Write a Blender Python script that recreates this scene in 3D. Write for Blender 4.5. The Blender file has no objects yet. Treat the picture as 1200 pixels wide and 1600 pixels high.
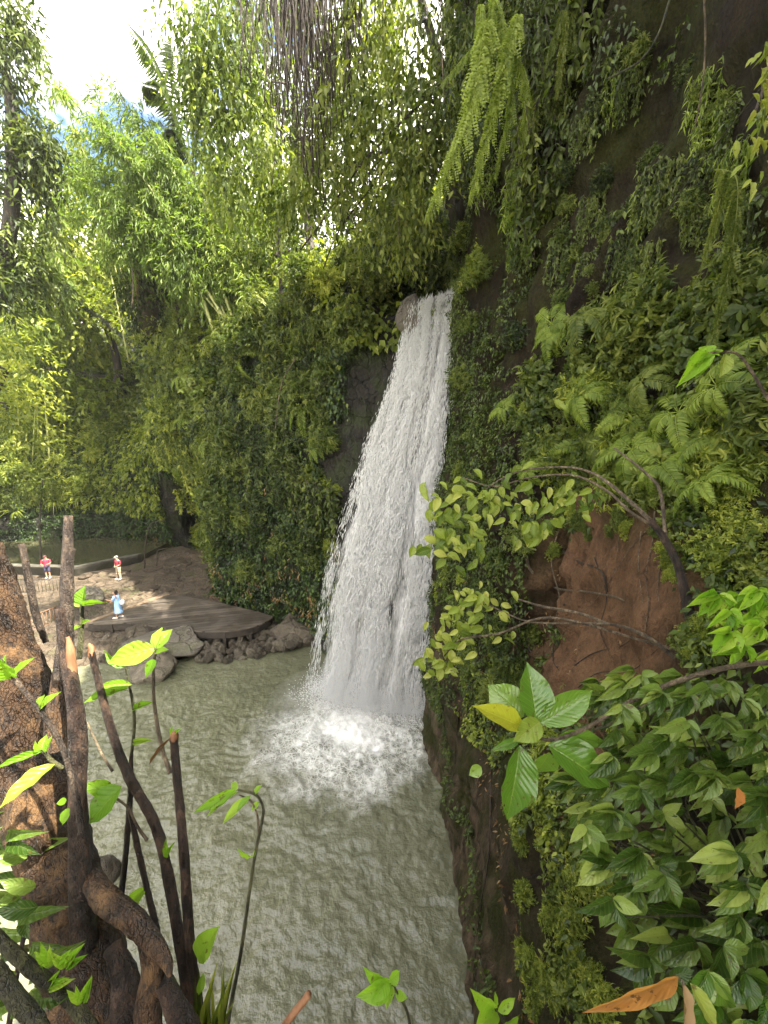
import bpy, math, random
import numpy as np
from mathutils import Vector, Matrix, Quaternion, noise as mnoise
from mathutils.bvhtree import BVHTree

# ------------------------------------------------------------------ camera, sky, sun, exposure
scene = bpy.context.scene
COL = scene.collection
R = math.radians
CAM_H, PITCH, F = 11.3, R(11.3), 600.0
cam_d = bpy.data.cameras.new('camera')
cam = bpy.data.objects.new('camera', cam_d)
COL.objects.link(cam)
cam.location = (0, 0, CAM_H)
cam.rotation_euler = (R(90) - PITCH, 0, 0)
cam_d.sensor_fit = 'VERTICAL'
cam_d.sensor_height = 36.0
cam_d.sensor_width = 27.0
cam_d.lens = 36.0 * F / 1600.0
cam_d.clip_start = 0.05
cam_d.clip_end = 2000
scene.camera = cam

SUN_EL, SUN_AZ = R(56), R(116)          # azimuth from +Y, positive towards +X
sun_dir = Vector((math.sin(SUN_AZ) * math.cos(SUN_EL), math.cos(SUN_AZ) * math.cos(SUN_EL), math.sin(SUN_EL)))
sl = bpy.data.lights.new('sun', 'SUN')
sl.energy = 4.4
sl.angle = R(0.6)
sl.color = (1.0, 0.93, 0.80)
so = bpy.data.objects.new('sun', sl)
so.rotation_euler = sun_dir.to_track_quat('Z', 'Y').to_euler()
so.location = (0, 0, 60)
COL.objects.link(so)

world = bpy.data.worlds.new('World')
scene.world = world
world.use_nodes = True
wn, wl = world.node_tree.nodes, world.node_tree.links
wn.clear()
w_out = wn.new('ShaderNodeOutputWorld')
w_bg = wn.new('ShaderNodeBackground')
w_bg.inputs['Strength'].default_value = 0.108
w_sky = wn.new('ShaderNodeTexSky')
w_sky.sky_type = 'NISHITA'
w_sky.sun_disc = False
w_sky.sun_elevation = SUN_EL
w_sky.sun_rotation = SUN_AZ
w_sky.air_density = 1.0
w_sky.dust_density = 1.0
w_tc = wn.new('ShaderNodeTexCoord')
w_map = wn.new('ShaderNodeMapping')
w_map.inputs['Scale'].default_value = (1.0, 1.0, 1.6)
w_map.inputs['Location'].default_value = (1.3, 0.4, 0.2)
w_nz = wn.new('ShaderNodeTexNoise')
w_nz.inputs['Scale'].default_value = 2.6
w_nz.inputs['Detail'].default_value = 7
w_nz.inputs['Roughness'].default_value = 0.55
w_rmp = wn.new('ShaderNodeValToRGB')
w_rmp.color_ramp.elements[0].position = 0.42
w_rmp.color_ramp.elements[1].position = 0.60
w_mix = wn.new('ShaderNodeMix')
w_mix.data_type = 'RGBA'
w_mix.inputs[7].default_value = (12.0, 11.0, 9.3, 1)
wl.new(w_tc.outputs['Generated'], w_map.inputs['Vector'])
wl.new(w_map.outputs['Vector'], w_nz.inputs['Vector'])
wl.new(w_nz.outputs['Fac'], w_rmp.inputs['Fac'])
wl.new(w_rmp.outputs['Color'], w_mix.inputs['Factor'])
w_tint = wn.new('ShaderNodeMix')
w_tint.data_type = 'RGBA'
w_tint.blend_type = 'MULTIPLY'
w_tint.inputs['Factor'].default_value = 1.0
w_tint.inputs[7].default_value = (.42, .50, .62, 1)
wl.new(w_sky.outputs['Color'], w_tint.inputs[6])
wl.new(w_tint.outputs[2], w_mix.inputs[6])
wl.new(w_mix.outputs[2], w_bg.inputs['Color'])
wl.new(w_bg.outputs['Background'], w_out.inputs['Surface'])

vs = scene.view_settings
vs.view_transform = 'Standard'
vs.look = 'None'
vs.exposure = 2.85
vs.gamma = 1.0
cy = scene.cycles
cy.max_bounces = 7
cy.diffuse_bounces = 3
cy.glossy_bounces = 3
cy.transmission_bounces = 4
cy.transparent_max_bounces = 16
cy.volume_bounces = 2
cy.use_denoising = True
cy.sample_clamp_indirect = 6.0
cy.use_adaptive_sampling = True
cy.adaptive_threshold = 0.014

# ------------------------------------------------------------------ helpers
CP, SP = math.cos(PITCH), math.sin(PITCH)


def ray(px, py):
    """direction through a point of the photograph (1200 x 1600), forward component 1"""
    u, v = (px - 600) / F, (800 - py) / F
    return Vector((u, CP + SP * v, -SP + CP * v))


def at(px, py, Y):
    d = ray(px, py)
    return Vector((0, 0, CAM_H)) + d * (Y / d.y)


def atz(px, py, z):
    d = ray(px, py)
    return Vector((0, 0, CAM_H)) + d * ((z - CAM_H) / d.z)


def ad(px, py, depth):
    return Vector((0, 0, CAM_H)) + ray(px, py) * depth


def rng_(seed):
    return np.random.default_rng(seed)


def nrmz(a):
    a = np.asarray(a, float)
    n = np.linalg.norm(a, axis=-1, keepdims=True)
    return a / np.maximum(n, 1e-9)


class MB:
    """collects vertices, faces, per-point tint and uv, builds ONE mesh"""

    def __init__(self):
        self.v, self.f3, self.f4, self.t, self.uv, self.n = [], [], [], [], [], 0

    def add(self, v, f3=None, f4=None, tint=0.5, uv=None):
        v = np.asarray(v, float).reshape(-1, 3)
        k = len(v)
        self.v.append(v)
        if f3 is not None and len(f3):
            self.f3.append(np.asarray(f3, int).reshape(-1, 3) + self.n)
        if f4 is not None and len(f4):
            self.f4.append(np.asarray(f4, int).reshape(-1, 4) + self.n)
        self.t.append(np.broadcast_to(np.asarray(tint, float), (k,)).copy())
        self.uv.append(np.zeros((k, 2)) if uv is None else np.asarray(uv, float).reshape(-1, 2))
        self.n += k

    def mesh(self, name, mats, smooth=True, want_uv=False):
        me = bpy.data.meshes.new(name)
        v = np.concatenate(self.v)
        f3 = np.concatenate(self.f3) if self.f3 else np.zeros((0, 3), int)
        f4 = np.concatenate(self.f4) if self.f4 else np.zeros((0, 4), int)
        loops = np.concatenate([f3.ravel(), f4.ravel()])
        starts = np.concatenate([np.arange(len(f3)) * 3, len(f3) * 3 + np.arange(len(f4)) * 4])
        me.vertices.add(len(v))
        me.vertices.foreach_set('co', v.astype(np.float32).ravel())
        me.loops.add(len(loops))
        me.loops.foreach_set('vertex_index', loops.astype(np.int32))
        me.polygons.add(len(starts))
        me.polygons.foreach_set('loop_start', starts.astype(np.int32))
        if smooth:
            me.polygons.foreach_set('use_smooth', np.ones(len(starts), bool))
        a = me.attributes.new('tint', 'FLOAT', 'POINT')
        a.data.foreach_set('value', np.concatenate(self.t).astype(np.float32))
        if want_uv:
            uvl = me.uv_layers.new(name='UVMap')
            uvl.data.foreach_set('uv', np.concatenate(self.uv)[loops].astype(np.float32).ravel())
        me.update(calc_edges=True)
        me.validate()
        for m in (mats if isinstance(mats, (list, tuple)) else [mats]):
            me.materials.append(m)
        return me


def link(name, me, parent=None):
    o = bpy.data.objects.new(name, me)
    COL.objects.link(o)
    if parent is not None:
        o.parent = parent
    return o


def thing(name, label, cat, loc=(0, 0, 0), rot=(0, 0, 0), group=None, me=None):
    o = bpy.data.objects.new(name, me)
    COL.objects.link(o)
    o.location = loc
    o.rotation_euler = rot
    o['label'] = label
    o['category'] = cat
    if group:
        o['group'] = group
    return o


def setting(o, label, cat, kind='structure'):
    o['label'] = label
    o['category'] = cat
    o['kind'] = kind
    return o


def copy_tree(o, parent=None):
    c = o.copy()
    COL.objects.link(c)
    if parent is not None:
        c.parent = parent
        c.matrix_parent_inverse = o.matrix_parent_inverse.copy()
    for ch in list(KIDS.get(o.as_pointer(), ())):
        copy_tree(ch, c)
    return c


KIDS = {}


def reg(o):
    """remember an object's children for copying (cheap: no scan of the scene per copy)"""
    KIDS[o.as_pointer()] = [c for c in bpy.data.objects if c.parent == o]
    for c in KIDS[o.as_pointer()]:
        reg(c)
    return o


# ---- tubes
def tube(mb, pts, rad, sides=8, tint=0.5, cap=True, jitter=0.0, seed=0, squash=None, uvs=1.0):
    pts = np.asarray([tuple(p) for p in pts], float)
    K = len(pts)
    rad = np.broadcast_to(np.asarray(rad, float), (K,))
    tan = nrmz(np.gradient(pts, axis=0))
    ref = np.array([0, 0, 1.0]) if abs(tan[0][2]) < 0.9 else np.array([1.0, 0, 0])
    x = nrmz(np.cross(ref, tan[0]))
    frames = []
    for k in range(K):
        x = x - tan[k] * np.dot(x, tan[k])
        x = nrmz(x)
        frames.append((x, np.cross(tan[k], x)))
    r = rng_(seed)
    ang = np.linspace(0, 2 * np.pi, sides, endpoint=False)
    vs_, uv = [], []
    L = np.concatenate([[0], np.cumsum(np.linalg.norm(np.diff(pts, axis=0), axis=1))])
    for k in range(K):
        rr = rad[k] * (1 + jitter * r.uniform(-1, 1, sides))
        a, b = frames[k]
        vs_.append(pts[k] + (np.cos(ang) * rr)[:, None] * a + (np.sin(ang) * rr)[:, None] * b)
        uv.append(np.stack([ang / (2 * np.pi), np.full(sides, L[k] * uvs)], 1))
    v = np.concatenate(vs_)
    uv = np.concatenate(uv)
    i = np.arange(sides)
    j = (i + 1) % sides
    f4 = np.concatenate([np.stack([i + k * sides, j + k * sides, j + (k + 1) * sides, i + (k + 1) * sides], 1) for k in range(K - 1)])
    f3 = []
    if cap:
        v = np.concatenate([v, pts[:1], pts[-1:]])
        uv = np.concatenate([uv, [[0, 0], [0, L[-1] * uvs]]])
        c0, c1 = K * sides, K * sides + 1
        f3 = np.concatenate([np.stack([j, i, np.full(sides, c0)], 1), np.stack([i + (K - 1) * sides, j + (K - 1) * sides, np.full(sides, c1)], 1)])
    mb.add(v, f3, f4, tint, uv)


def smooth_path(pts, n=6):
    """Catmull-Rom through the points"""
    P = np.asarray([tuple(p) for p in pts], float)
    if len(P) < 3:
        return np.array([P[0] + (P[-1] - P[0]) * t for t in np.linspace(0, 1, n + 1)])
    Q = np.concatenate([[2 * P[0] - P[1]], P, [2 * P[-1] - P[-2]]])
    out = []
    for i in range(1, len(Q) - 2):
        for t in np.linspace(0, 1, n, endpoint=False):
            a, b, c, d = Q[i - 1], Q[i], Q[i + 1], Q[i + 2]
            out.append(0.5 * (2 * b + (c - a) * t + (2 * a - 5 * b + 4 * c - d) * t * t + (3 * b - a - 3 * c + d) * t ** 3))
    out.append(P[-1])
    return np.array(out)


def lerp_arr(vals, n):
    return np.interp(np.linspace(0, 1, n), np.linspace(0, 1, len(vals)), vals)


# ---- leaves: templates along +Y (length 1), +X half width, +Z up
def leaf_far():
    v = np.array([[0, 0, 0], [-.5, .42, .1], [0, 1, -.12], [.5, .42, .1]])
    return v, np.array([[0, 2, 1], [0, 3, 2]]), None, np.array([[.5, 0], [0, .42], [.5, 1], [1, .42]])


def leaf_mid():
    v = np.array([[0, 0, 0], [-.42, .28, .07], [0, .32, 0], [.42, .28, .07], [-.4, .6, .02], [0, .66, -.04], [.4, .6, .02], [0, 1, -.2]])
    f4 = np.array([[1, 2, 5, 4], [2, 3, 6, 5]])
    f3 = np.array([[0, 2, 1], [0, 3, 2], [4, 5, 7], [5, 6, 7]])
    uv = np.stack([v[:, 0] + .5, v[:, 1]], 1)
    return v, f3, f4, uv


def leaf_near(nl=12, nw=6, droop=.25, fold=.18, tip=1.6, wave=.03, wide=.38):
    t = np.linspace(0, 1, nl + 1)
    prof = np.sin(np.pi * np.clip(t, 0, 1) ** (.5 + wide * .9)) ** .8 * (1 - t ** 6 * .3)
    prof = np.maximum(prof * (1 - .55 * np.clip((t - .75) / .25, 0, 1) ** tip), .004)
    s = np.linspace(-1, 1, nw + 1)
    v, uv = [], []
    for i in range(nl + 1):
        for q in s:
            x = q * prof[i] * .5
            z = abs(q) * prof[i] * fold - droop * t[i] ** 2 + wave * math.sin(t[i] * 17 + q * 2) * abs(q) * prof[i]
            v.append((x, t[i], z))
            uv.append((.5 + q * .5, t[i]))
    w = nw + 1
    f4 = [(i * w + j, i * w + j + 1, (i + 1) * w + j + 1, (i + 1) * w + j) for i in range(nl) for j in range(nw)]
    return np.array(v), None, np.array(f4), np.array(uv)


def leaves(mb, tpl, pos, dirs, nrm, length, width, tint):
    v, f3, f4, uv = tpl
    pos = np.asarray(pos, float)
    N = len(pos)
    if N == 0:
        return
    y = nrmz(dirs)
    z = np.asarray(nrm, float)
    z = nrmz(z - y * np.sum(y * z, axis=1, keepdims=True))
    x = np.cross(y, z)
    length = np.broadcast_to(np.asarray(length, float), (N,))
    width = np.broadcast_to(np.asarray(width, float), (N,))
    tint = np.broadcast_to(np.asarray(tint, float), (N,))
    V = pos[:, None, :] + x[:, None, :] * (v[None, :, 0:1] * width[:, None, None]) + y[:, None, :] * (v[None, :, 1:2] * length[:, None, None]) + z[:, None, :] * (v[None, :, 2:3] * length[:, None, None])
    k = len(v)
    off = (np.arange(N) * k)[:, None, None]
    F3 = (f3[None] + off).reshape(-1, 3) if f3 is not None else None
    F4 = (f4[None] + off).reshape(-1, 4) if f4 is not None else None
    mb.add(V.reshape(-1, 3), F3, F4, np.repeat(tint, k), np.tile(uv, (N, 1)))


LF, LM = leaf_far(), leaf_mid()


def sprigs(r, cen, rad, n, per, slen, droop=.5, shell=.6, out=1.0):
    """leaf positions and axes on n little twigs spread through an ellipsoid"""
    cen, rad = np.asarray(cen, float), np.asarray(rad, float)
    d = nrmz(r.normal(size=(n, 3)))
    rr = shell + (1 - shell) * r.random(n) ** .5
    rr = np.where(r.random(n) < .25, r.random(n) ** .6, rr)
    o = cen + d * rad * rr[:, None]
    ax = nrmz(d * out + r.normal(size=(n, 3)) * .55 + np.array([0, 0, -droop]))
    t = (np.arange(per) + .5) / per
    side = nrmz(np.cross(ax, r.normal(size=(n, 3))))
    sag = np.array([0, 0, -droop])
    p = o[:, None, :] + ax[:, None, :] * (t[None, :, None] * slen) + sag * (t[None, :, None] ** 2 * slen * .6)
    s = np.where(np.arange(per) % 2, 1.0, -1.0)
    dirs = ax[:, None, :] * .7 + side[:, None, :] * s[None, :, None] * .8 + r.normal(size=(n, per, 3)) * .3 + sag * .6
    nn = np.array([0, 0, 1.0]) + r.normal(size=(n, per, 3)) * .45 + d[:, None, :] * .35
    tint = np.clip(np.repeat(r.normal(.5, .16, n), per) + r.normal(0, .1, n * per), 0, 1)
    return p.reshape(-1, 3), dirs.reshape(-1, 3), nn.reshape(-1, 3), tint


# ------------------------------------------------------------------ materials
def nodes_of(name):
    m = bpy.data.materials.new(name)
    m.use_nodes = True
    nt = m.node_tree
    nt.nodes.clear()
    out = nt.nodes.new('ShaderNodeOutputMaterial')
    return m, nt, out


def N(nt, typ, **kw):
    n = nt.nodes.new(typ)
    for k, v in kw.items():
        if k in ('operation', 'data_type', 'blend_type', 'attribute_name', 'interpolation_type', 'wave_type', 'bands_direction', 'feature', 'distance', 'noise_dimensions', 'clamp', 'musgrave_type', 'object'):
            setattr(n, k, v)
        else:
            n.inputs[k].default_value = v
    return n


def ramp(nt, src, stops):
    n = nt.nodes.new('ShaderNodeValToRGB')
    e = n.color_ramp.elements
    while len(e) < len(stops):
        e.new(0.5)
    for i, (p, c) in enumerate(stops):
        e[i].position = p
        e[i].color = (c, c, c, 1) if isinstance(c, (int, float)) else tuple(c) + (1,)
    nt.links.new(src, n.inputs['Fac'])
    return n.outputs['Color']


def mixc(nt, fac, a, b, blend='MIX'):
    n = nt.nodes.new('ShaderNodeMix')
    n.data_type = 'RGBA'
    n.blend_type = blend
    for idx, val in ((0, fac), (6, a), (7, b)):
        if hasattr(val, 'node'):
            nt.links.new(val, n.inputs[idx])
        elif idx == 0:
            n.inputs[0].default_value = val
        else:
            n.inputs[idx].default_value = tuple(val) + (1,)
    return n.outputs[2]


def mth(nt, op, a, b=None, c=None, clamp=False):
    n = nt.nodes.new('ShaderNodeMath')
    n.operation = op
    n.use_clamp = clamp
    for i, val in enumerate((a, b, c)):
        if val is None:
            continue
        if hasattr(val, 'node'):
            nt.links.new(val, n.inputs[i])
        else:
            n.inputs[i].default_value = val
    return n.outputs[0]


def bump(nt, height, strength=.5, dist=.05):
    b = nt.nodes.new('ShaderNodeBump')
    b.inputs['Strength'].default_value = strength
    b.inputs['Distance'].default_value = dist
    nt.links.new(height, b.inputs['Height'])
    return b.outputs['Normal']


def noise_t(nt, scale, detail=5, rough=.55, vec=None, stretch=None, coord='Object'):
    n = nt.nodes.new('ShaderNodeTexNoise')
    n.inputs['Scale'].default_value = scale
    n.inputs['Detail'].default_value = detail
    n.inputs['Roughness'].default_value = rough
    if vec is None:
        vec = nt.nodes.new('ShaderNodeTexCoord').outputs[coord]
    if stretch:
        mp = nt.nodes.new('ShaderNodeMapping')
        mp.inputs['Scale'].default_value = stretch
        nt.links.new(vec, mp.inputs['Vector'])
        vec = mp.outputs['Vector']
    nt.links.new(vec, n.inputs['Vector'])
    return n.outputs['Fac']


def leaf_mat(name, dark, mid, light, trans=.4, rough=.48, veins=0, trans_gain=1.6, spec=.28):
    m, nt, out = nodes_of(name)
    a = nt.nodes.new('ShaderNodeAttribute')
    a.attribute_name = 'tint'
    oi = nt.nodes.new('ShaderNodeObjectInfo')
    f = mth(nt, 'ADD', a.outputs['Fac'], mth(nt, 'MULTIPLY', mth(nt, 'SUBTRACT', oi.outputs['Random'], .5), .3), clamp=True)
    c = ramp(nt, f, [(.12, dark), (.5, mid), (.9, light)])
    p = nt.nodes.new('ShaderNodeBsdfPrincipled')
    p.inputs['Roughness'].default_value = rough
    p.inputs['Specular IOR Level'].default_value = spec
    t = nt.nodes.new('ShaderNodeBsdfTranslucent')
    if veins:
        uv = nt.nodes.new('ShaderNodeUVMap')
        sep = nt.nodes.new('ShaderNodeSeparateXYZ')
        nt.links.new(uv.outputs[0], sep.inputs[0])
        ax = mth(nt, 'ABSOLUTE', mth(nt, 'SUBTRACT', sep.outputs[0], .5))
        ph = mth(nt, 'SUBTRACT', mth(nt, 'MULTIPLY', sep.outputs[1], veins), mth(nt, 'MULTIPLY', ax, veins * .55))
        tri = mth(nt, 'ABSOLUTE', mth(nt, 'SUBTRACT', mth(nt, 'FRACT', ph), .5))          # 0.5 at a vein, 0 between
        vein = ramp(nt, tri, [(.40, 0.0), (.5, 1.0)])
        rib = ramp(nt, ax, [(.0, 1.0), (.03, 0.0)])
        line = mth(nt, 'MAXIMUM', rib, mth(nt, 'MULTIPLY', vein, .55))
        c = mixc(nt, mth(nt, 'MULTIPLY', line, .45), c, light)
        blot = noise_t(nt, 9, 4, coord='Object')
        c = mixc(nt, mth(nt, 'MULTIPLY', blot, .35), c, dark)
        spot = noise_t(nt, 34, 4, .6, coord='Object')
        c = mixc(nt, ramp(nt, spot, [(.61, 0.0), (.67, .8)]), c, (.075, .045, .016))
        hgt = mth(nt, 'SUBTRACT', mth(nt, 'MULTIPLY', mth(nt, 'SUBTRACT', .5, tri), 1.0), mth(nt, 'MULTIPLY', rib, 1.0))
        nt.links.new(bump(nt, hgt, .55, .006), p.inputs['Normal'])
    nt.links.new(c, p.inputs['Base Color'])
    g = mixc(nt, 1.0, c, (trans_gain, trans_gain * 1.05, trans_gain * .55), 'MULTIPLY')
    nt.links.new(g, t.inputs['Color'])
    mx = nt.nodes.new('ShaderNodeMixShader')
    mx.inputs[0].default_value = trans
    nt.links.new(p.outputs[0], mx.inputs[1])
    nt.links.new(t.outputs[0], mx.inputs[2])
    nt.links.new(mx.outputs[0], out.inputs['Surface'])
    return m


def simple_mat(name, c1, c2, scale=6, rough=.7, bumps=.4, bdist=.03, stretch=None, spec=.4, detail=6, coord='Object', metal=0):
    m, nt, out = nodes_of(name)
    p = nt.nodes.new('ShaderNodeBsdfPrincipled')
    p.inputs['Roughness'].default_value = rough
    p.inputs['Specular IOR Level'].default_value = spec
    p.inputs['Metallic'].default_value = metal
    n = noise_t(nt, scale, detail, .6, stretch=stretch, coord=coord)
    nt.links.new(ramp(nt, n, [(.3, c1), (.7, c2)]), p.inputs['Base Color'])
    if bumps:
        nt.links.new(bump(nt, n, bumps, bdist), p.inputs['Normal'])
    nt.links.new(p.outputs[0], out.inputs['Surface'])
    return m


def bark_mat(name, dark, mid, light, rough=.5, big=7, crack=38):
    m, nt, out = nodes_of(name)
    p = nt.nodes.new('ShaderNodeBsdfPrincipled')
    a = noise_t(nt, big, 8, .65, stretch=(1, 1, .5))
    b = noise_t(nt, crack, 8, .7, stretch=(1, 1, .4))
    d = noise_t(nt, crack * 3.2, 4, .7)
    c = ramp(nt, a, [(.34, dark), (.5, mid), (.66, light)])
    c = mixc(nt, ramp(nt, b, [(.38, .9), (.52, 0.0)]), c, dark)
    c = mixc(nt, ramp(nt, d, [(.62, 0.0), (.74, .18)]), c, light)
    vtc = nt.nodes.new('ShaderNodeTexCoord')
    vmp = nt.nodes.new('ShaderNodeMapping')
    vmp.inputs['Scale'].default_value = (1, 1, .3)
    vadd = nt.nodes.new('ShaderNodeVectorMath')
    vadd.operation = 'MULTIPLY_ADD'
    vns = nt.nodes.new('ShaderNodeTexNoise')
    vns.inputs['Scale'].default_value = crack * .4
    nt.links.new(vtc.outputs['Object'], vns.inputs['Vector'])
    vadd.inputs[1].default_value = (1.6 / crack,) * 3
    nt.links.new(vns.outputs['Color'], vadd.inputs[0])
    nt.links.new(vtc.outputs['Object'], vadd.inputs[2])
    nt.links.new(vadd.outputs[0], vmp.inputs['Vector'])
    vv = nt.nodes.new('ShaderNodeTexVoronoi')
    vv.feature = 'DISTANCE_TO_EDGE'
    vv.inputs['Scale'].default_value = crack * 1.9
    nt.links.new(vmp.outputs['Vector'], vv.inputs['Vector'])
    fis = mth(nt, 'MULTIPLY', ramp(nt, vv.outputs['Distance'], [(.0, 1.0), (.10, 0.0)]), ramp(nt, a, [(.35, 1.0), (.62, .25)]))
    c = mixc(nt, mth(nt, 'MULTIPLY', fis, .28), c, dark)
    nt.links.new(c, p.inputs['Base Color'])
    nt.links.new(ramp(nt, a, [(.4, rough - .12), (.6, rough + .2)]), p.inputs['Roughness'])
    h = mth(nt, 'ADD', mth(nt, 'MULTIPLY', a, .8), mth(nt, 'SUBTRACT', mth(nt, 'ADD', mth(nt, 'MULTIPLY', b, .6), mth(nt, 'MULTIPLY', d, .25)), mth(nt, 'MULTIPLY', fis, .35)))
    nt.links.new(bump(nt, h, 1.0, .03), p.inputs['Normal'])
    nt.links.new(p.outputs[0], out.inputs['Surface'])
    return m


def rock_mat(name, dark, light, *, spec=.35, moss=(.045, .06, .012), moss_lo=.5, moss_hi=.62, wet=.35, strata=0.0, soil=None, foot=None):
    m, nt, out = nodes_of(name)
    p = nt.nodes.new('ShaderNodeBsdfPrincipled')
    p.inputs['Specular IOR Level'].default_value = spec
    big = noise_t(nt, .5, 6, .6)
    fine = noise_t(nt, 3.2, 10, .68, stretch=(1, 1, .6))
    grit = noise_t(nt, 22, 5, .7)
    f = mth(nt, 'ADD', mth(nt, 'MULTIPLY', big, .45), mth(nt, 'MULTIPLY', fine, .55))
    c = ramp(nt, f, [(.36, dark), (.52, tuple((a + b) / 2 for a, b in zip(dark, light))), (.68, light)])
    c = mixc(nt, mth(nt, 'MULTIPLY', ramp(nt, grit, [(.35, 1.0), (.55, 0.0)]), .45), c, dark)
    if soil:
        (lo, hi, s1, s2) = soil
        geo = nt.nodes.new('ShaderNodeNewGeometry')
        sep = nt.nodes.new('ShaderNodeSeparateXYZ')
        nt.links.new(geo.outputs['Position'], sep.inputs[0])
        wob = mth(nt, 'MULTIPLY', mth(nt, 'SUBTRACT', noise_t(nt, 1.1, 4), .5), 1.6)
        fac = None
        for i, ax in enumerate(('X', 'Y', 'Z')):
            if lo[i] is None:
                continue
            v = mth(nt, 'ADD', sep.outputs[i], wob)
            a = nt.nodes.new('ShaderNodeMapRange')
            a.inputs[1].default_value, a.inputs[2].default_value = lo[i] - .5, lo[i] + .4
            nt.links.new(v, a.inputs[0])
            b = nt.nodes.new('ShaderNodeMapRange')
            b.inputs[1].default_value, b.inputs[2].default_value = hi[i] + .4, hi[i] - .5
            nt.links.new(v, b.inputs[0])
            q = mth(nt, 'MULTIPLY', a.outputs[0], b.outputs[0])
            fac = q if fac is None else mth(nt, 'MULTIPLY', fac, q)
        sc = ramp(nt, mth(nt, 'ADD', mth(nt, 'MULTIPLY', fine, .6), mth(nt, 'MULTIPLY', grit, .4)), [(.35, s1), (.65, s2)])
        c_soil = sc
    if foot:
        gp = nt.nodes.new('ShaderNodeNewGeometry')
        sz = nt.nodes.new('ShaderNodeSeparateXYZ')
        nt.links.new(gp.outputs['Position'], sz.inputs[0])
        fz = nt.nodes.new('ShaderNodeMapRange')
        fz.inputs[1].default_value, fz.inputs[2].default_value = foot[0] + 1.5, foot[0] - 1.5
        nt.links.new(mth(nt, 'ADD', sz.outputs[2], mth(nt, 'MULTIPLY', mth(nt, 'SUBTRACT', big, .5), 5.0)), fz.inputs[0])
        streak = noise_t(nt, 3.0, 7, .65, stretch=(2.2, 2.2, .35))
        fc = ramp(nt, streak, [(.34, foot[1]), (.66, foot[2])])
        c = mixc(nt, fz.outputs[0], c, fc)
    mz = noise_t(nt, .9, 7, .62)
    mf = ramp(nt, mz, [(moss_lo, 0.0), (moss_hi, 1.0)])
    mcol = ramp(nt, grit, [(.3, tuple(x * .5 for x in moss)), (.7, tuple(x * 1.5 for x in moss))])
    c = mixc(nt, mf, c, mcol)
    if soil:
        c = mixc(nt, fac, c, c_soil)
    nt.links.new(c, p.inputs['Base Color'])
    rr = ramp(nt, fine, [(.35, wet), (.65, min(1.0, wet + .4))])
    nt.links.new(rr, p.inputs['Roughness'])
    h = mth(nt, 'ADD', mth(nt, 'MULTIPLY', fine, 1.0), mth(nt, 'MULTIPLY', grit, .3))
    crk_tc = nt.nodes.new('ShaderNodeTexCoord')
    crk_n = nt.nodes.new('ShaderNodeTexNoise')
    crk_n.inputs['Scale'].default_value = 1.6
    crk_n.inputs['Detail'].default_value = 5
    nt.links.new(crk_tc.outputs['Object'], crk_n.inputs['Vector'])
    crk_w = nt.nodes.new('ShaderNodeVectorMath')
    crk_w.operation = 'MULTIPLY_ADD'
    crk_w.inputs[1].default_value = (.9, .9, .9)
    nt.links.new(crk_n.outputs['Color'], crk_w.inputs[0])
    nt.links.new(crk_tc.outputs['Object'], crk_w.inputs[2])
    crk = nt.nodes.new('ShaderNodeTexVoronoi')
    crk.feature = 'DISTANCE_TO_EDGE'
    crk.inputs['Scale'].default_value = 1.3
    nt.links.new(crk_w.outputs[0], crk.inputs['Vector'])
    h = mth(nt, 'SUBTRACT', h, mth(nt, 'MULTIPLY', ramp(nt, crk.outputs['Distance'], [(0.0, 1.0), (.05, 0.0)]), .4 if not soil else .0))
    if strata:
        w = noise_t(nt, strata, 6, .6, stretch=(.12, .12, 2.2))
        h = mth(nt, 'ADD', h, mth(nt, 'MULTIPLY', w, .8))
    nt.links.new(bump(nt, h, 1.0, .20), p.inputs['Normal'])
    nt.links.new(p.outputs[0], out.inputs['Surface'])
    return m


M = {}
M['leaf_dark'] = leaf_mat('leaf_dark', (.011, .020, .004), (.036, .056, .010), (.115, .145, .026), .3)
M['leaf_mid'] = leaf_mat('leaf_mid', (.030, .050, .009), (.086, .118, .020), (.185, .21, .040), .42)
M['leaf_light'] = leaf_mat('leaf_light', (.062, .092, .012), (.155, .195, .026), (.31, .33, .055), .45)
M['leaf_bamboo'] = leaf_mat('leaf_bamboo', (.06, .10, .016), (.13, .19, .03), (.27, .31, .07), .45)
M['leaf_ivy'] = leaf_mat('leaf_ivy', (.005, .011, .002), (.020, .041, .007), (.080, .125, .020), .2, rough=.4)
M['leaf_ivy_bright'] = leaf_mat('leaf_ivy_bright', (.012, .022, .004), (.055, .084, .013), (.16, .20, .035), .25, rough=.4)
M['leaf_fern'] = leaf_mat('leaf_fern', (.055, .095, .012), (.145, .20, .026), (.26, .32, .055), .45)
M['leaf_hero'] = leaf_mat('leaf_hero', (.034, .085, .010), (.090, .18, .020), (.25, .34, .06), .32, rough=.25, veins=11, spec=.65)
M['leaf_glossy'] = leaf_mat('leaf_glossy', (.028, .060, .008), (.120, .185, .032), (.32, .38, .09), .34, rough=.30, veins=8, spec=.5)
M['leaf_lime'] = leaf_mat('leaf_lime', (.10, .22, .015), (.19, .34, .025), (.34, .46, .06), .5, rough=.35, veins=7)
M['leaf_yellow'] = leaf_mat('leaf_yellow', (.065, .11, .014), (.20, .26, .035), (.42, .43, .11), .35, rough=.35, veins=7)
M['leaf_gold'] = leaf_mat('leaf_gold', (.20, .22, .02), (.34, .34, .03), (.50, .48, .08), .4, rough=.3, veins=9)
M['leaf_red'] = leaf_mat('leaf_red', (.30, .09, .02), (.42, .18, .05), (.45, .34, .10), .4, rough=.4, veins=12)
M['leaf_dead'] = leaf_mat('leaf_dead', (.10, .05, .02), (.20, .12, .05), (.36, .27, .14), .2, rough=.7)
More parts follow.
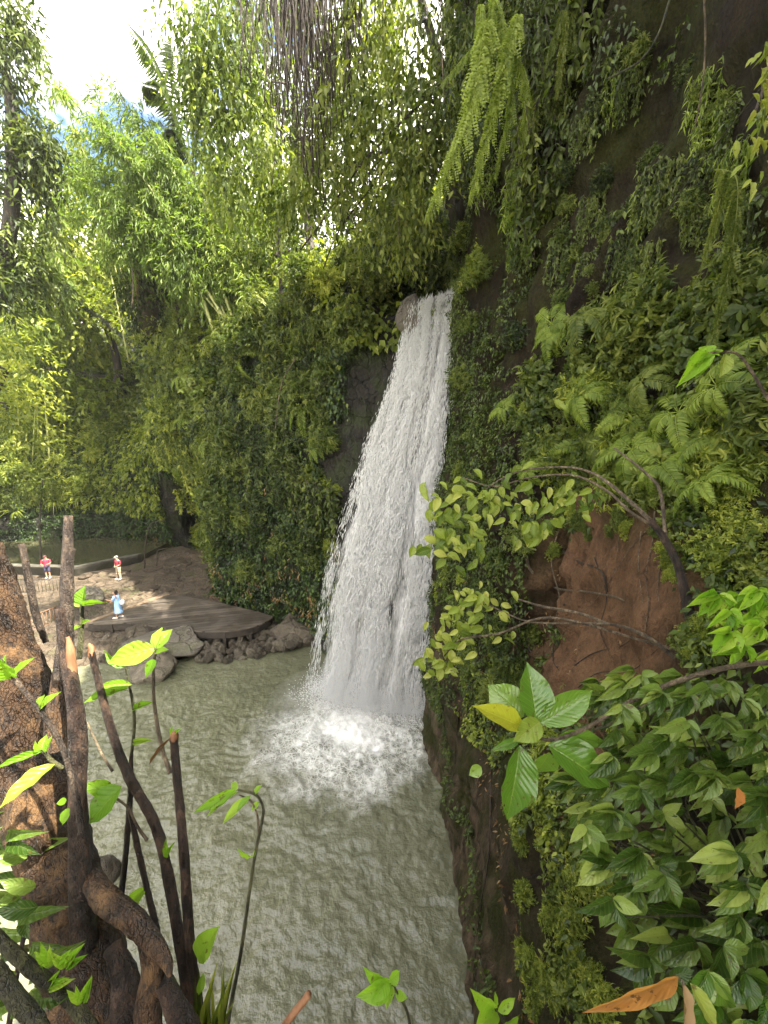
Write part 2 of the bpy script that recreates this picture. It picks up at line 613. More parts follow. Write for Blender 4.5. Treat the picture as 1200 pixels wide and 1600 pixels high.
M['bark'] = bark_mat('bark', (.010, .008, .005), (.035, .026, .016), (.10, .075, .048), .7, 5, 14)
M['bark_gold'] = bark_mat('bark_gold', (.007, .0035, .0015), (.052, .025, .008), (.135, .070, .021), .42, 8, 45)
M['bark_dark'] = bark_mat('bark_dark', (.006, .003, .002), (.028, .014, .007), (.085, .045, .022), .42, 18, 70)
M['bark_pale'] = bark_mat('bark_pale', (.012, .007, .004), (.045, .029, .018), (.16, .115, .075), .65, 16, 60)
M['wood_broken'] = simple_mat('wood_broken', (.09, .035, .014), (.22, .11, .05), 30, .7, .6, .01, stretch=(1, 1, .2))
M['twig_green'] = bark_mat('twig_green', (.014, .012, .004), (.050, .050, .016), (.12, .115, .04), .5, 16, 55)
M['twig'] = bark_mat('twig', (.030, .020, .011), (.13, .095, .055), (.27, .21, .125), .6, 14, 60)
M['culm'] = simple_mat('culm', (.17, .20, .05), (.36, .36, .13), 3, .45, .1, .01)
M['root_dark'] = simple_mat('root_dark', (.009, .006, .004), (.045, .031, .020), 16, .8, .4, .02)

# ------------------------------------------------------------------ the large structure: cliffs, ground, water
BVH = {}


def loft(cols, nv=8, nu=8):
    rows = np.array([smooth_path(c, nv) for c in cols])              # (cols, v, 3)
    g = np.array([smooth_path(rows[:, j], nu) for j in range(rows.shape[1])])   # (v, u, 3)
    return g


def displace(g, amp, freq, seed=0, ridged=True, amp2=.08, f2=3.0, strata=0.0):
    du = np.gradient(g, axis=1)
    dv = np.gradient(g, axis=0)
    n = nrmz(np.cross(du, dv))
    out = g.copy()
    off = Vector((seed * 13.7, seed * 7.1, seed * 3.3))
    for i in range(g.shape[0]):
        for j in range(g.shape[1]):
            p = Vector(g[i, j]) + off
            a = mnoise.multi_fractal(p * freq, 1.0, 2.0, 5) - 1.0 if ridged else mnoise.fractal(p * freq, 1.0, 2.0, 5)
            q = Vector((p.x * freq * 1.7, p.y * freq * 1.7, p.z * freq * .8))
            a2 = abs(mnoise.noise(q)) * -1.0
            b = mnoise.noise(p * f2)
            d = amp * (a * .55 + a2 * .9 + .25) + amp2 * b
            if strata:
                d += strata * math.sin(g[i, j][2] * 7 + 2.5 * mnoise.noise(p * .5)) * .5
            out[i, j] = g[i, j] + n[i, j] * d
    return out, n


def grid_mesh(name, g, mat, key=None, flip=False):
    V, U = g.shape[:2]
    i, j = np.meshgrid(np.arange(V - 1), np.arange(U - 1), indexing='ij')
    a = (i * U + j).ravel()
    f = np.stack([a, a + 1, a + U + 1, a + U], 1)
    if flip:
        f = f[:, ::-1]
    mb = MB()
    mb.add(g.reshape(-1, 3), None, f, .5)
    o = link(name, mb.mesh(name, mat))
    if key:
        BVH[key] = BVHTree.FromPolygons([tuple(p) for p in g.reshape(-1, 3)], [tuple(q) for q in f.tolist()])
    return o


def hit(px, py, keys=None, maxd=300):
    o, d = Vector((0, 0, CAM_H)), ray(px, py).normalized()
    best = None
    for k, b in BVH.items():
        if keys and k not in keys:
            continue
        loc, nor, idx, dist = b.ray_cast(o, d, maxd)
        if loc is not None and (best is None or dist < best[2]):
            if nor.dot(d) > 0:
                nor = -nor
            best = (loc, nor, dist, k)
    return best


# --- right cliff: for each y the x of the face at a row of heights
ZR = [-1.2, 2, 4, 5.5, 7, 8.5, 10, 12, 14, 16, 18, 20, 24]
RC = [
    (-5, [1.8, 1.8, 1.8, 1.9, 2.0, 2.4, 3.3, 3.6, 3.7, 3.5, 3.2, 2.8, 2.8]),
    (0, [1.7, 1.7, 1.75, 1.8, 1.9, 2.2, 3.2, 3.6, 3.7, 3.6, 3.2, 2.8, 2.8]),
    (2, [1.6, 1.6, 1.65, 1.7, 1.8, 2.1, 3.1, 3.5, 3.8, 3.9, 3.6, 3.1, 2.8]),
    (4, [1.6, 1.65, 1.75, 1.9, 2.2, 2.7, 3.15, 3.5, 3.9, 4.1, 3.9, 3.3, 2.8]),
    (5.6, [1.65, 1.85, 2.05, 2.4, 2.9, 3.25, 3.4, 3.55, 3.8, 4.1, 4.0, 3.2, 2.7]),
    (6.6, [1.75, 1.95, 2.15, 2.5, 3.0, 3.3, 3.4, 3.45, 3.6, 4.1, 4.2, 3.2, 2.6]),
    (7.15, [1.75, 1.95, 2.15, 2.45, 3.3, 4.1, 4.1, 3.5, 3.5, 3.9, 3.9, 3.0, 2.5]),
    (7.9, [1.75, 1.9, 2.05, 2.2, 2.35, 2.55, 2.75, 3.0, 3.3, 3.5, 3.4, 2.8, 2.4]),
    (10, [1.62, 1.75, 1.9, 2.0, 2.1, 2.2, 2.4, 2.7, 3.1, 3.3, 2.9, 2.3, 2.2]),
    (12, [1.45, 1.6, 1.75, 1.85, 1.95, 2.05, 2.2, 2.4, 2.7, 2.9, 2.6, 2.2, 2.2]),
    (13.7, [1.7, 1.75, 1.8, 1.9, 2.0, 2.1, 2.15, 2.25, 2.4, 2.7, 2.7, 2.4, 2.4]),
    (14.6, [2.2, 2.2, 2.25, 2.3, 2.4, 2.45, 2.5, 2.55, 2.7, 3.0, 3.0, 2.7, 2.6]),
    (16.5, [3.4, 3.4, 3.4, 3.4, 3.4, 3.4, 3.4, 3.4, 3.4, 3.3, 3.2, 2.9, 2.8]),
    (21, [3.6, 3.6, 3.6, 3.6, 3.6, 3.6, 3.6, 3.6, 3.6, 3.5, 3.3, 3.0, 3.0]),
]
cols = []
for y, xs in RC:
    c = [(x, y, z) for x, z in zip(xs, ZR)]
    low = float(np.interp(y, [2.0, 4.6], [1, 0]))                   # unseen cliff top lowered beside the camera to let sun through
    c = [(x_, y_, z_ if z_ <= 16 else 16 + (z_ - 16) * (1.25 + .5 * mnoise.noise(Vector((y * .45, 3, 0))))) for x_, y_, z_ in c]  # unseen top raised unevenly to break up the shadow it casts
    c = [(x_, y_, z_ if z_ <= 14 else 14 + (z_ - 14) * (1 - .8 * low)) for x_, y_, z_ in c]
    zt = c[-1][2]
    c += [(xs[-1] + 3, y, zt + 1.5), (xs[-1] + 12, y, zt + 4), (xs[-1] + 40, y, zt + 8)]
    cols.append(c)
g = loft(cols, 14, 18)
g, _ = displace(g, .45, .42, 3, amp2=.12, f2=1.9)
g, _ = displace(g, .16, 1.7, 11, amp2=.05, f2=6.0)
DENT = [((6.1, 14.4), (6.8, 13.3), .9, .24), ((8.2, 16.9), (8.7, 15.9), .8, .28), ((7.6, 18.2), (7.9, 17.0), .8, .30), ((10.2, 13.2), (10.9, 12.9), .7, .30), ((5.2, 12.4), (5.9, 12.1), .6, .22),
        ((11.2, 11.6), (11.9, 11.3), .5, .3), ((9.2, 15.6), (9.4, 14.6), .55, .22)]
for (ya, za), (yb, zb), dep, wid in DENT:                            # black slits and hollows in the rock
    A_, D_ = np.array([ya, za]), np.array([yb - ya, zb - za])
    q = g[:, :, 1:3] - A_
    tt_ = np.clip((q @ D_) / (D_ @ D_), 0, 1)
    ds = np.linalg.norm(q - tt_[..., None] * D_, axis=2)
    face = g[:, :, 0] < 5.0
    g[:, :, 0] += np.where(face, dep * np.exp(-(ds / wid) ** 2) - .25 * dep * np.exp(-((ds - wid * 2.2) / (wid * .9)) ** 2), 0)
sl_soil = (g[:, :, 1] > 3.8) & (g[:, :, 1] < 7.2) & (g[:, :, 2] > 6) & (g[:, :, 2] < 11)
for i, j in np.argwhere(sl_soil):
    q = Vector(g[i, j])
    g[i, j, 0] += .07 * mnoise.noise(q * 3.1) + .05 * abs(mnoise.noise(q * 6.3))
M['rock_right'] = rock_mat('rock_right', spec=.12, wet=.6, dark=(.0030, .0022, .0013), light=(.046, .034, .020), moss=(.026, .028, .006), moss_lo=.44, moss_hi=.60, foot=(4.2, (.022, .016, .010), (.135, .098, .062)),
                           soil=((2.3, 3.2, 6.4), (9.0, 7.35, 10.3), (.060, .032, .017), (.21, .120, .066)))
right_cliff = setting(grid_mesh('cliff', g, M['rock_right'], 'right', flip=True), 'dark mossy rock cliff right of the waterfall with a bare red soil scar', 'cliff')

# --- back cliff: from behind the fall to the left, round the cave and along the far side of the valley
ZB = [-1.2, 1.5, 4, 7, 10]


def bcol(x0, y0, dx, dy, top, batter, over=0.0, back=(1.5, 5, 18), inn=(0, 1)):
    """base point, drift of the face with height, top height; inn = direction into the hill"""
    pts = []
    for z in (-1.2, .12 * top, .3 * top, .5 * top, .7 * top, .88 * top):
        t = max(z, 0) / top
        b = batter * t - over * math.sin(math.pi * min(1, t * 1.05)) * (1 if t > .15 else 0)
        pts.append((x0 + dx * t + inn[0] * b, y0 + dy * t + inn[1] * b, z))
    pts.append((x0 + dx + inn[0] * batter, y0 + dy + inn[1] * batter, top))
    for i, (d, up) in enumerate(zip((2.5, 9, 34), back)):
        pts.append((x0 + dx + inn[0] * (batter + d), y0 + dy + inn[1] * (batter + d), top + up))
    return pts


lft = (-.68, .73)
BC = [
    bcol(5.5, 15.6, 0, 0, 16.3, 1.6, back=(1, 9, 18)),
    bcol(2.6, 15.0, 0, 0, 16.2, 1.9, back=(0, 9, 18)),
    bcol(.9, 15.3, 0, 0, 16.1, 1.9, back=(0.1, 9, 18)),
    bcol(-.7, 15.9, .1, 0, 16.6, 1.6, back=(1.5, 8, 16)),
    bcol(-2.3, 17.0, .5, 0, 17.6, .8, back=(2, 4, 9)),
    bcol(-3.7, 19.0, .7, 0, 17.6, .2, .45, back=(2, 4.5, 12), inn=(-.3, .95)),
    bcol(-5.6, 20.4, .2, 0, 16.2, .3, .75, back=(1.5, 5, 15), inn=lft),
    bcol(-8.2, 21.9, 0, 0, 14.2, .3, .8, back=(1.2, 5, 16), inn=lft),
    bcol(-10.4, 23.2, 0, 0, 13.0, .1, 1.0, back=(1.2, 5, 18), inn=lft),
    bcol(-13.6, 28.6, .6, -2.4, 12.6, -1.6, .6, back=(1.4, 5, 18), inn=(-.8, .6)),
    bcol(-16.6, 32.6, 1.2, -4.2, 12.0, -2.0, .4, back=(1.5, 5, 18), inn=(-.3, .95)),
    bcol(-20.5, 34.2, .5, -2.6, 9.0, .2, .3, back=(3.5, 8, 20), inn=(0, 1)),
    bcol(-26.0, 34.6, 0, -.6, 6.0, 1.0, .2, back=(5.0, 11, 23), inn=(0, 1)),
    bcol(-33.0, 33.0, 0, 0, 5.0, 1.0, .2, back=(5.0, 11, 23), inn=(-.3, .95)),
    bcol(-42.0, 27.0, 0, 0, 5.0, 1.5, .0, back=(4.5, 10, 23), inn=(-.8, .6)),
    bcol(-46.0, 14.0, 0, 0, 5.0, 1.5, .0, back=(4.5, 10, 23), inn=(-1, 0)),
    bcol(-46.0, -10.0, 0, 0, 5.0, 1.5, .0, back=(4.5, 10, 23), inn=(-1, 0)),
]
g = loft(BC, 7, 13)
g, _ = displace(g, .42, .45, 8, amp2=.14, f2=1.6)
g, _ = displace(g, .22, 1.3, 12, amp2=.06, f2=5.0)
cc_ = np.array([-13.4, 27.8, 3.2])
dd_ = (g - cc_) / np.array([3.2, 4.8, 4.6])
fo = np.exp(-np.sum(dd_ ** 2, axis=2) ** 2)
g[:, :, 0] += -2.6 * fo
g[:, :, 1] += 5.0 * fo
M['rock_back'] = rock_mat('rock_back', (.004, .0035, .0025), (.030, .025, .018), moss=(.018, .024, .005), moss_lo=.46, moss_hi=.60, strata=1.2)
back_cliff = setting(grid_mesh('cliff', g, M['rock_back'], 'back', flip=True), 'dark layered cliff behind the waterfall that curves left round the pool and cave', 'cliff')

# --- ground: the bed of the pool, the rocky left bank, everything out to the horizon
DECK_Z = 1.25
xs = np.concatenate([np.linspace(-260, -40, 12), np.linspace(-37, 8, 151), np.linspace(14, 260, 12)])
ys = np.concatenate([np.linspace(-120, -2, 8), np.linspace(0, 38, 127), np.linspace(44, 400, 14)])
X, Y = np.meshgrid(xs, ys)


def shore_y(x):
    return np.interp(x, [-40, -24, -20, -16.5, -13, -10, -7.5, -5.2, -3.8, 3], [11, 13.5, 15.0, 17.0, 17.6, 18.2, 19.0, 19.8, 20.6, 30])


def bank_z(x, y):
    e = y - shore_y(x)
    z = np.interp(e, [-4, -1.2, 0, .8, 2.2, 5, 9, 14], [-1.6, -.7, 0.02, .35, .75, 1.0, 1.45, 1.6])
    return z


Zg = bank_z(X, Y)
for i in range(X.shape[0]):
    for j in range(X.shape[1]):
        if -37 < X[i, j] < 8 and Y[i, j] < 38 and Zg[i, j] > -1.2:
            p = Vector((X[i, j], Y[i, j], 0))
            n1 = mnoise.fractal(p * .55, 1.0, 2.0, 4)
            st = round((n1 * .5 + Y[i, j] * .18) * 3) / 3 - (n1 * .5 + Y[i, j] * .18)
            Zg[i, j] += .10 * n1 + .35 * st * (1 if Zg[i, j] > .5 else .2)
far = np.hypot(X + 10, Y - 15)
Zg = np.where(far > 60, np.minimum(Zg, 1.0), Zg)
M['bank_rock'] = rock_mat('bank_rock', (.030, .022, .014), (.18, .135, .088), moss=(.05, .06, .015), moss_lo=.56, moss_hi=.72, wet=.5)
ground = setting(grid_mesh('ground', np.stack([X, Y, Zg], 2), M['bank_rock'], 'ground'), 'tan layered rock bank and pool bed left of the waterfall', 'ground')

# --- water of the pool
FALL = [(-.9, 13.2)]


def wave_h(x, y):
    p = Vector((x, y, 0))
    rel = Vector((x + .6, y - 13.4, 0))
    d = rel.length
    wp = p + Vector((mnoise.noise(p * .7), mnoise.noise(p * .7 + Vector((5, 5, 5))), 0)) * .5
    w = .034 * mnoise.fractal(wp * .9, 1.0, 2.1, 3) + .022 * (1 - abs(mnoise.noise(wp * 1.55 + Vector((9, 3, 0)))) ** .7 * 2) + .024 * (1 - abs(mnoise.noise(wp * 3.3 + Vector((2, 8, 0)))) * 2.4) + .014 * mnoise.noise(wp * 6.5)
    w += .035 * math.sin(d * 3.2 + 2.5 * mnoise.noise(p * .8)) * math.exp(-max(0, d - 3) * .18)
    e = math.exp(-(((x + .7) / 3.0) ** 2 + ((y - 13.0) / 2.6) ** 2))
    w *= 1 + .8 * e
    w += e * (.06 + .10 * mnoise.noise(p * 1.6) + .08 * mnoise.noise(p * 4.5))
    return w


wx = np.concatenate([np.arange(-34, -14, .12), np.arange(-14, 4.6, .06)])
wy = np.concatenate([np.arange(-2, 4, .15), np.arange(4, 14, .06), np.arange(14, 24.6, .09)])
WX, WY = np.meshgrid(wx, wy)
WZ = np.zeros_like(WX)
near = (WX > -17)
for i, j in np.argwhere(near):
    WZ[i, j] = wave_h(WX[i, j], WY[i, j])


def water_mat():
    m, nt, out = nodes_of('pool_water')
    p = nt.nodes.new('ShaderNodeBsdfPrincipled')
    tc = nt.nodes.new('ShaderNodeTexCoord')
    sep = nt.nodes.new('ShaderNodeSeparateXYZ')
    nt.links.new(tc.outputs['Object'], sep.inputs[0])
    # churned foam round the foot of the fall
    ex = mth(nt, 'DIVIDE', mth(nt, 'ADD', sep.outputs[0], 1.35), 4.1)
    ey = mth(nt, 'DIVIDE', mth(nt, 'SUBTRACT', sep.outputs[1], 12.9), 3.5)
    d = mth(nt, 'SQRT', mth(nt, 'ADD', mth(nt, 'MULTIPLY', ex, ex), mth(nt, 'MULTIPLY', ey, ey)))
    big = noise_t(nt, .8, 5, .6)
    mid = noise_t(nt, 2.6, 6, .65)
    dd = mth(nt, 'ADD', d, mth(nt, 'MULTIPLY', mth(nt, 'SUBTRACT', big, .5), 1.1))
    core = ramp(nt, dd, [(.10, 1.0), (1.35, 0.0)])
    warp = nt.nodes.new('ShaderNodeTexNoise')
    warp.inputs['Scale'].default_value = 2.2
    warp.inputs['Detail'].default_value = 4
    nt.links.new(tc.outputs['Object'], warp.inputs['Vector'])
    wv = nt.nodes.new('ShaderNodeVectorMath')
    wv.operation = 'MULTIPLY_ADD'
    wv.inputs[1].default_value = (.5, .5, .5)
    nt.links.new(warp.outputs['Color'], wv.inputs[0])
    nt.links.new(tc.outputs['Object'], wv.inputs[2])
    vo = nt.nodes.new('ShaderNodeTexVoronoi')
    vo.feature = 'DISTANCE_TO_EDGE'
    vo.inputs['Scale'].default_value = 4.2
    nt.links.new(wv.outputs[0], vo.inputs['Vector'])
    vo2 = nt.nodes.new('ShaderNodeTexVoronoi')
    vo2.feature = 'DISTANCE_TO_EDGE'
    vo2.inputs['Scale'].default_value = 10
    nt.links.new(wv.outputs[0], vo2.inputs['Vector'])
    lace = mth(nt, 'MAXIMUM', ramp(nt, vo.outputs['Distance'], [(.0, 1.0), (.16, 0.0)]), mth(nt, 'MULTIPLY', ramp(nt, vo2.outputs['Distance'], [(.0, 1.0), (.2, 0.0)]), .8))
    holes = ramp(nt, mid, [(.40, 0.0), (.62, 1.0)])
    laced = mth(nt, 'MULTIPLY', mth(nt, 'MAXIMUM', lace, holes), 1.0)
    solid = ramp(nt, core, [(.50, 0.0), (1.05, 1.0)])
    edge = ramp(nt, core, [(.05, 0.0), (.75, 1.0)])
    foam = mth(nt, 'MAXIMUM', solid, mth(nt, 'MULTIPLY', edge, laced), clamp=True)
    # thin drifting foam lace, also painted as pale glints on the ripples
    glint_lace = mth(nt, 'MULTIPLY', mth(nt, 'MULTIPLY', lace, ramp(nt, noise_t(nt, 1.7, 5, .65), [(.56, 0.0), (.70, 1.0)])), ramp(nt, d, [(.8, .7), (2.8, .10)]))
    foam = mth(nt, 'MAXIMUM', foam, glint_lace)
    murk = ramp(nt, noise_t(nt, .35, 4), [(.3, (.104, .108, .064)), (.7, (.143, .143, .086))])
    nt.links.new(mixc(nt, foam, murk, (.79, .79, .75)), p.inputs['Base Color'])
    nt.links.new(mth(nt, 'ADD', .04, mth(nt, 'MULTIPLY', foam, .6)), p.inputs['Roughness'])
    p.inputs['IOR'].default_value = 1.40
    p.inputs['Specular IOR Level'].default_value = 1.0
    r1 = noise_t(nt, 6.5, 4, .55)
    r2 = noise_t(nt, 15, 4, .6)
    h = mth(nt, 'ADD', mth(nt, 'MULTIPLY', r1, .8), mth(nt, 'MULTIPLY', r2, .12))
    h = mth(nt, 'ADD', h, mth(nt, 'MULTIPLY', foam, .5))
    nt.links.new(bump(nt, h, .75, .085), p.inputs['Normal'])
    nt.links.new(p.outputs[0], out.inputs['Surface'])
    return m


M['water'] = water_mat()
pool = setting(grid_mesh('water', np.stack([WX, WY, WZ], 2), M['water']), 'murky olive green pool water with white foam under the waterfall', 'water')

# --- the waterfall: a thin sheet that slides down the face, and thousands of falling beads and streaks over it
LE = [(640, 478, 16.35), (617, 575, 16.1), (578, 690, 15.9), (548, 790, 15.75), (522, 880, 15.6), (506, 970, 15.5), (492, 1060, 15.4), (480, 1150, 15.3)]
RE = [(716, 452, 16.3), (709, 560, 15.6), (702, 650, 15.1), (697, 720, 14.8), (690, 800, 14.55), (682, 900, 14.35), (672, 1000, 14.15), (664, 1060, 14.05), (657, 1175, 13.7)]
LEp = np.array([tuple(at(*p)) for p in LE])
REp = np.array([tuple(at(*p)) for p in RE])
sl_, sr_ = smooth_path(LEp, 12), smooth_path(REp, 12)


def resample(P, n):
    z = P[:, 2]
    t = (z[0] - z) / (z[0] - z[-1])
    s = np.linspace(0, 1, n)
    return np.stack([np.interp(s, t, P[:, k]) for k in range(3)], 1)


NT = 120
sl_, sr_ = resample(sl_, NT), resample(sr_, NT)


def fall_pt(u, t):
    """u across (0 left, 1 right), t down (0 lip, 1 pool); arrays"""
    f = np.clip(t, 0, 1) * (NT - 1)
    a = np.floor(f).astype(int).clip(0, NT - 2)
    w = (f - a)[:, None]
    L = sl_[a] * (1 - w) + sl_[a + 1] * w
    Q = sr_[a] * (1 - w) + sr_[a + 1] * w
    p = L + (Q - L) * u[:, None]
    p[:, 1] -= .30 * np.sin(np.pi * u) * (.3 + .7 * t)
    return p


def water_white(name, alpha=False):
    m, nt, out = nodes_of(name)
    p = nt.nodes.new('ShaderNodeBsdfPrincipled')
    p.inputs['Base Color'].default_value = (.97, .97, .95, 1)
    p.inputs['Roughness'].default_value = .35
    p.inputs['IOR'].default_value = 1.33
    t = nt.nodes.new('ShaderNodeBsdfTranslucent')
    t.inputs['Color'].default_value = (.97, .97, .95, 1)
    mx = nt.nodes.new('ShaderNodeMixShader')
    mx.inputs[0].default_value = .4
    nt.links.new(p.outputs[0], mx.inputs[1])
    nt.links.new(t.outputs[0], mx.inputs[2])
    s = mx.outputs[0]
    if alpha:
        uv = nt.nodes.new('ShaderNodeUVMap')
        n1 = noise_t(nt, 1.0, 6, .62, vec=uv.outputs[0], stretch=(26, 2.2, 1))
        n2 = noise_t(nt, 1.0, 4, .6, vec=uv.outputs[0], stretch=(80, 9, 1))
        n3 = noise_t(nt, 1.0, 3, .5, vec=uv.outputs[0], stretch=(4.5, .7, 1))
        sep = nt.nodes.new('ShaderNodeSeparateXYZ')
        nt.links.new(uv.outputs[0], sep.inputs[0])
        e = mth(nt, 'MULTIPLY', mth(nt, 'MULTIPLY', sep.outputs[0], mth(nt, 'SUBTRACT', 1.0, sep.outputs[0])), 4.0)
        cov = mth(nt, 'ADD', mth(nt, 'MULTIPLY', n1, .5), mth(nt, 'ADD', mth(nt, 'MULTIPLY', n2, .25), mth(nt, 'MULTIPLY', n3, .35)))
        cov = mth(nt, 'ADD', cov, mth(nt, 'MULTIPLY', mth(nt, 'SUBTRACT', ramp(nt, e, [(.0, 0.0), (.4, 1.0)]), 1.0), .22))
        a = ramp(nt, cov, [(.40, 0.0), (.66, .92)])
        tr = nt.nodes.new('ShaderNodeBsdfTransparent')
        m2 = nt.nodes.new('ShaderNodeMixShader')
        nt.links.new(a, m2.inputs[0])
        nt.links.new(tr.outputs[0], m2.inputs[1])
        nt.links.new(s, m2.inputs[2])
        s = m2.outputs[0]
    nt.links.new(s, out.inputs['Surface'])
    return m


M['fall_sheet'] = water_white('fall_sheet', True)
M['fall_drop'] = water_white('fall_drop')
r = rng_(5)
US, TS = 46, 130
uu, tt = np.meshgrid(np.linspace(0, 1, US), np.linspace(0, 1, TS))
P = fall_pt(uu.ravel(), tt.ravel())
for k in range(len(P)):
    u, t = uu.ravel()[k], tt.ravel()[k]
    P[k, 1] += .13 * mnoise.noise(Vector((u * 13, t * 5, 1))) + .06 * mnoise.noise(Vector((u * 34, t * 12, 7)))
i, j = np.meshgrid(np.arange(TS - 1), np.arange(US - 1), indexing='ij')
a = (i * US + j).ravel()
mb = MB()
mb.add(P, None, np.stack([a, a + US, a + US + 1, a + 1], 1), .5, np.stack([uu.ravel(), tt.ravel() * 8], 1))
waterfall = setting(link('waterfall', mb.mesh('waterfall', M['fall_sheet'], want_uv=True)), 'tall white waterfall pouring off the cliff into the pool', 'waterfall')


def drops(mb, p, d, ln, wd):
    """small elongated closed beads of water along d"""
    n = len(p)
    y = nrmz(d)
    x = nrmz(np.cross(y, np.array([.3, 1, .1])))
    z = np.cross(x, y)
    V = np.stack([p + y * ln[:, None] * .5, p + x * wd[:, None], p + z * wd[:, None], p - x * wd[:, None], p - z * wd[:, None], p - y * ln[:, None] * .5], 1)
    f = np.array([[0, 1, 2], [0, 2, 3], [0, 3, 4], [0, 4, 1], [5, 2, 1], [5, 3, 2], [5, 4, 3], [5, 1, 4]])
    mb.add(V.reshape(-1, 3), (f[None] + (np.arange(n) * 6)[:, None, None]).reshape(-1, 3), None, .5)


ND = 120000
t = r.random(ND * 2) ** .9
u = r.normal(.5, .29, ND * 2)
ok = (u > -.02 - .07 * r.random(ND * 2) ** 2) & (u < 1.06)
u, t = u[ok], t[ok]
cl = np.array([mnoise.noise(Vector((a * 9, b * 7, 3))) + .7 * mnoise.noise(Vector((a * 28, b * 16, 8))) + 1.2 * mnoise.noise(Vector((a * 6.5 + 3, b * 1.2, 2))) for a, b in zip(u, t)])
keep = cl + r.normal(0, .35, len(t)) > .08
u, t = u[keep][:ND], t[keep][:ND]
p0 = fall_pt(u, t)
p1 = fall_pt(u, np.clip(t + .02, 0, 1))
d = nrmz(p1 - p0 + np.array([0, 0, -.02])) + r.normal(0, .06, (len(u), 3))
p0 = p0 + np.stack([r.normal(0, .05, len(u)), -np.abs(r.normal(0, .16, len(u))), r.normal(0, .05, len(u))], 1)
mb = MB()
drops(mb, p0, d, .10 + .55 * r.random(len(u)) ** 1.4 * (.2 + t), .0045 + .010 * r.random(len(u)) ** 2.5)
fd = link('falling_drops', mb.mesh('falling_drops', M['fall_drop'], smooth=False), waterfall)
fd['kind'] = 'stuff'

# --- spray thrown up round the foot of the fall
NS = 16000
rad = np.abs(r.normal(0, 1, NS))
th = r.uniform(0, 2 * np.pi, NS)
cu = r.random(NS)
base = np.array(REp[-2]) * cu[:, None] + np.array(LEp[-2]) * (1 - cu[:, None])
p = base.copy()
p[:, 0] += np.cos(th) * rad * .55
p[:, 1] += np.sin(th) * rad * .55 - .35
p[:, 2] = .08 + np.abs(r.normal(0, .55, NS)) * np.exp(-rad * .5)
d = np.stack([np.cos(th), np.sin(th), np.full(NS, .9)], 1) + r.normal(0, .5, (NS, 3))
mb = MB()
drops(mb, p, d, .03 + .06 * r.random(NS), .006 + .012 * r.random(NS) ** 2)
spray = setting(link('spray', mb.mesh('spray', M['fall_drop'], smooth=False)), 'fine white spray drifting round the foot of the waterfall', 'spray', 'stuff')

# --- soft mist over the foot of the fall
for k, (dx, sx, sy, sz, den) in enumerate([(-.1, 2.0, 1.1, 3.2, .18), (-.5, 3.6, 2.3, 1.0, .07)]):
    m, nt, out = nodes_of('mist')
    pv = nt.nodes.new('ShaderNodeVolumePrincipled')
    pv.inputs['Color'].default_value = (.97, .97, .97, 1)
    pv.inputs['Density'].default_value = den
    pv.inputs['Anisotropy'].default_value = .2
    nt.links.new(pv.outputs[0], out.inputs['Volume'])
    import bmesh
    bm = bmesh.new()
    bmesh.ops.create_icosphere(bm, subdivisions=4, radius=1)
    me = bpy.data.meshes.new('mist')
    bm.to_mesh(me)
    bm.free()
    me.materials.append(m)
    o = setting(link('mist', me), ['upright puff of pale mist against the lower waterfall', 'low pale mist spreading over the churned water'][k], 'mist', 'stuff')
    c = (REp[-2] + LEp[-2]) / 2
    o.location = (c[0] + dx, c[1] - .5, .5)
    o.scale = (sx, sy, sz)

# --- the thin bright haze of the valley air
mb = MB()
bx = np.array([(x_, y_, z_) for z_ in (-3.0, 75.0) for y_ in (-125.0, 405.0) for x_ in (-265.0, 265.0)])
mb.add(bx, None, [(0, 2, 3, 1), (4, 5, 7, 6), (0, 1, 5, 4), (2, 6, 7, 3), (0, 4, 6, 2), (1, 3, 7, 5)])
m, nt, out = nodes_of('haze')
pv = nt.nodes.new('ShaderNodeVolumePrincipled')
pv.inputs['Color'].default_value = (.96, .97, .95, 1)
pv.inputs['Density'].default_value = .0003
pv.inputs['Anisotropy'].default_value = .3
nt.links.new(pv.outputs[0], out.inputs['Volume'])
setting(link('haze', mb.mesh('haze', m, smooth=False)), 'thin bright haze hanging in the gorge', 'haze', 'stuff')

M['leaf_lime_small'] = leaf_mat('leaf_lime_small', (.06, .085, .010), (.18, .225, .028), (.36, .40, .07), .4, rough=.35)

# ------------------------------------------------------------------ green cover on the cliffs (nobody could count it)
def proj(p):
    p = np.asarray(p, float)
    d = p - np.array([0, 0, CAM_H])
    fw = d[..., 1] * CP - d[..., 2] * SP
    up = d[..., 1] * SP + d[..., 2] * CP
    fw = np.where(np.abs(fw) < 1e-3, 1e-3, fw)
    return 600 + F * d[..., 0] / fw, 800 - F * up / fw, fw


def inpoly(px, py, poly):
    c = np.zeros(px.shape, bool)
    n = len(poly)
    for i in range(n):
        (x1, y1), (x2, y2) = poly[i], poly[(i + 1) % n]
        cond = ((y1 > py) != (y2 > py)) & (px < (x2 - x1) * (py - y1) / (y2 - y1 + 1e-9) + x1)
        c ^= cond
    return c


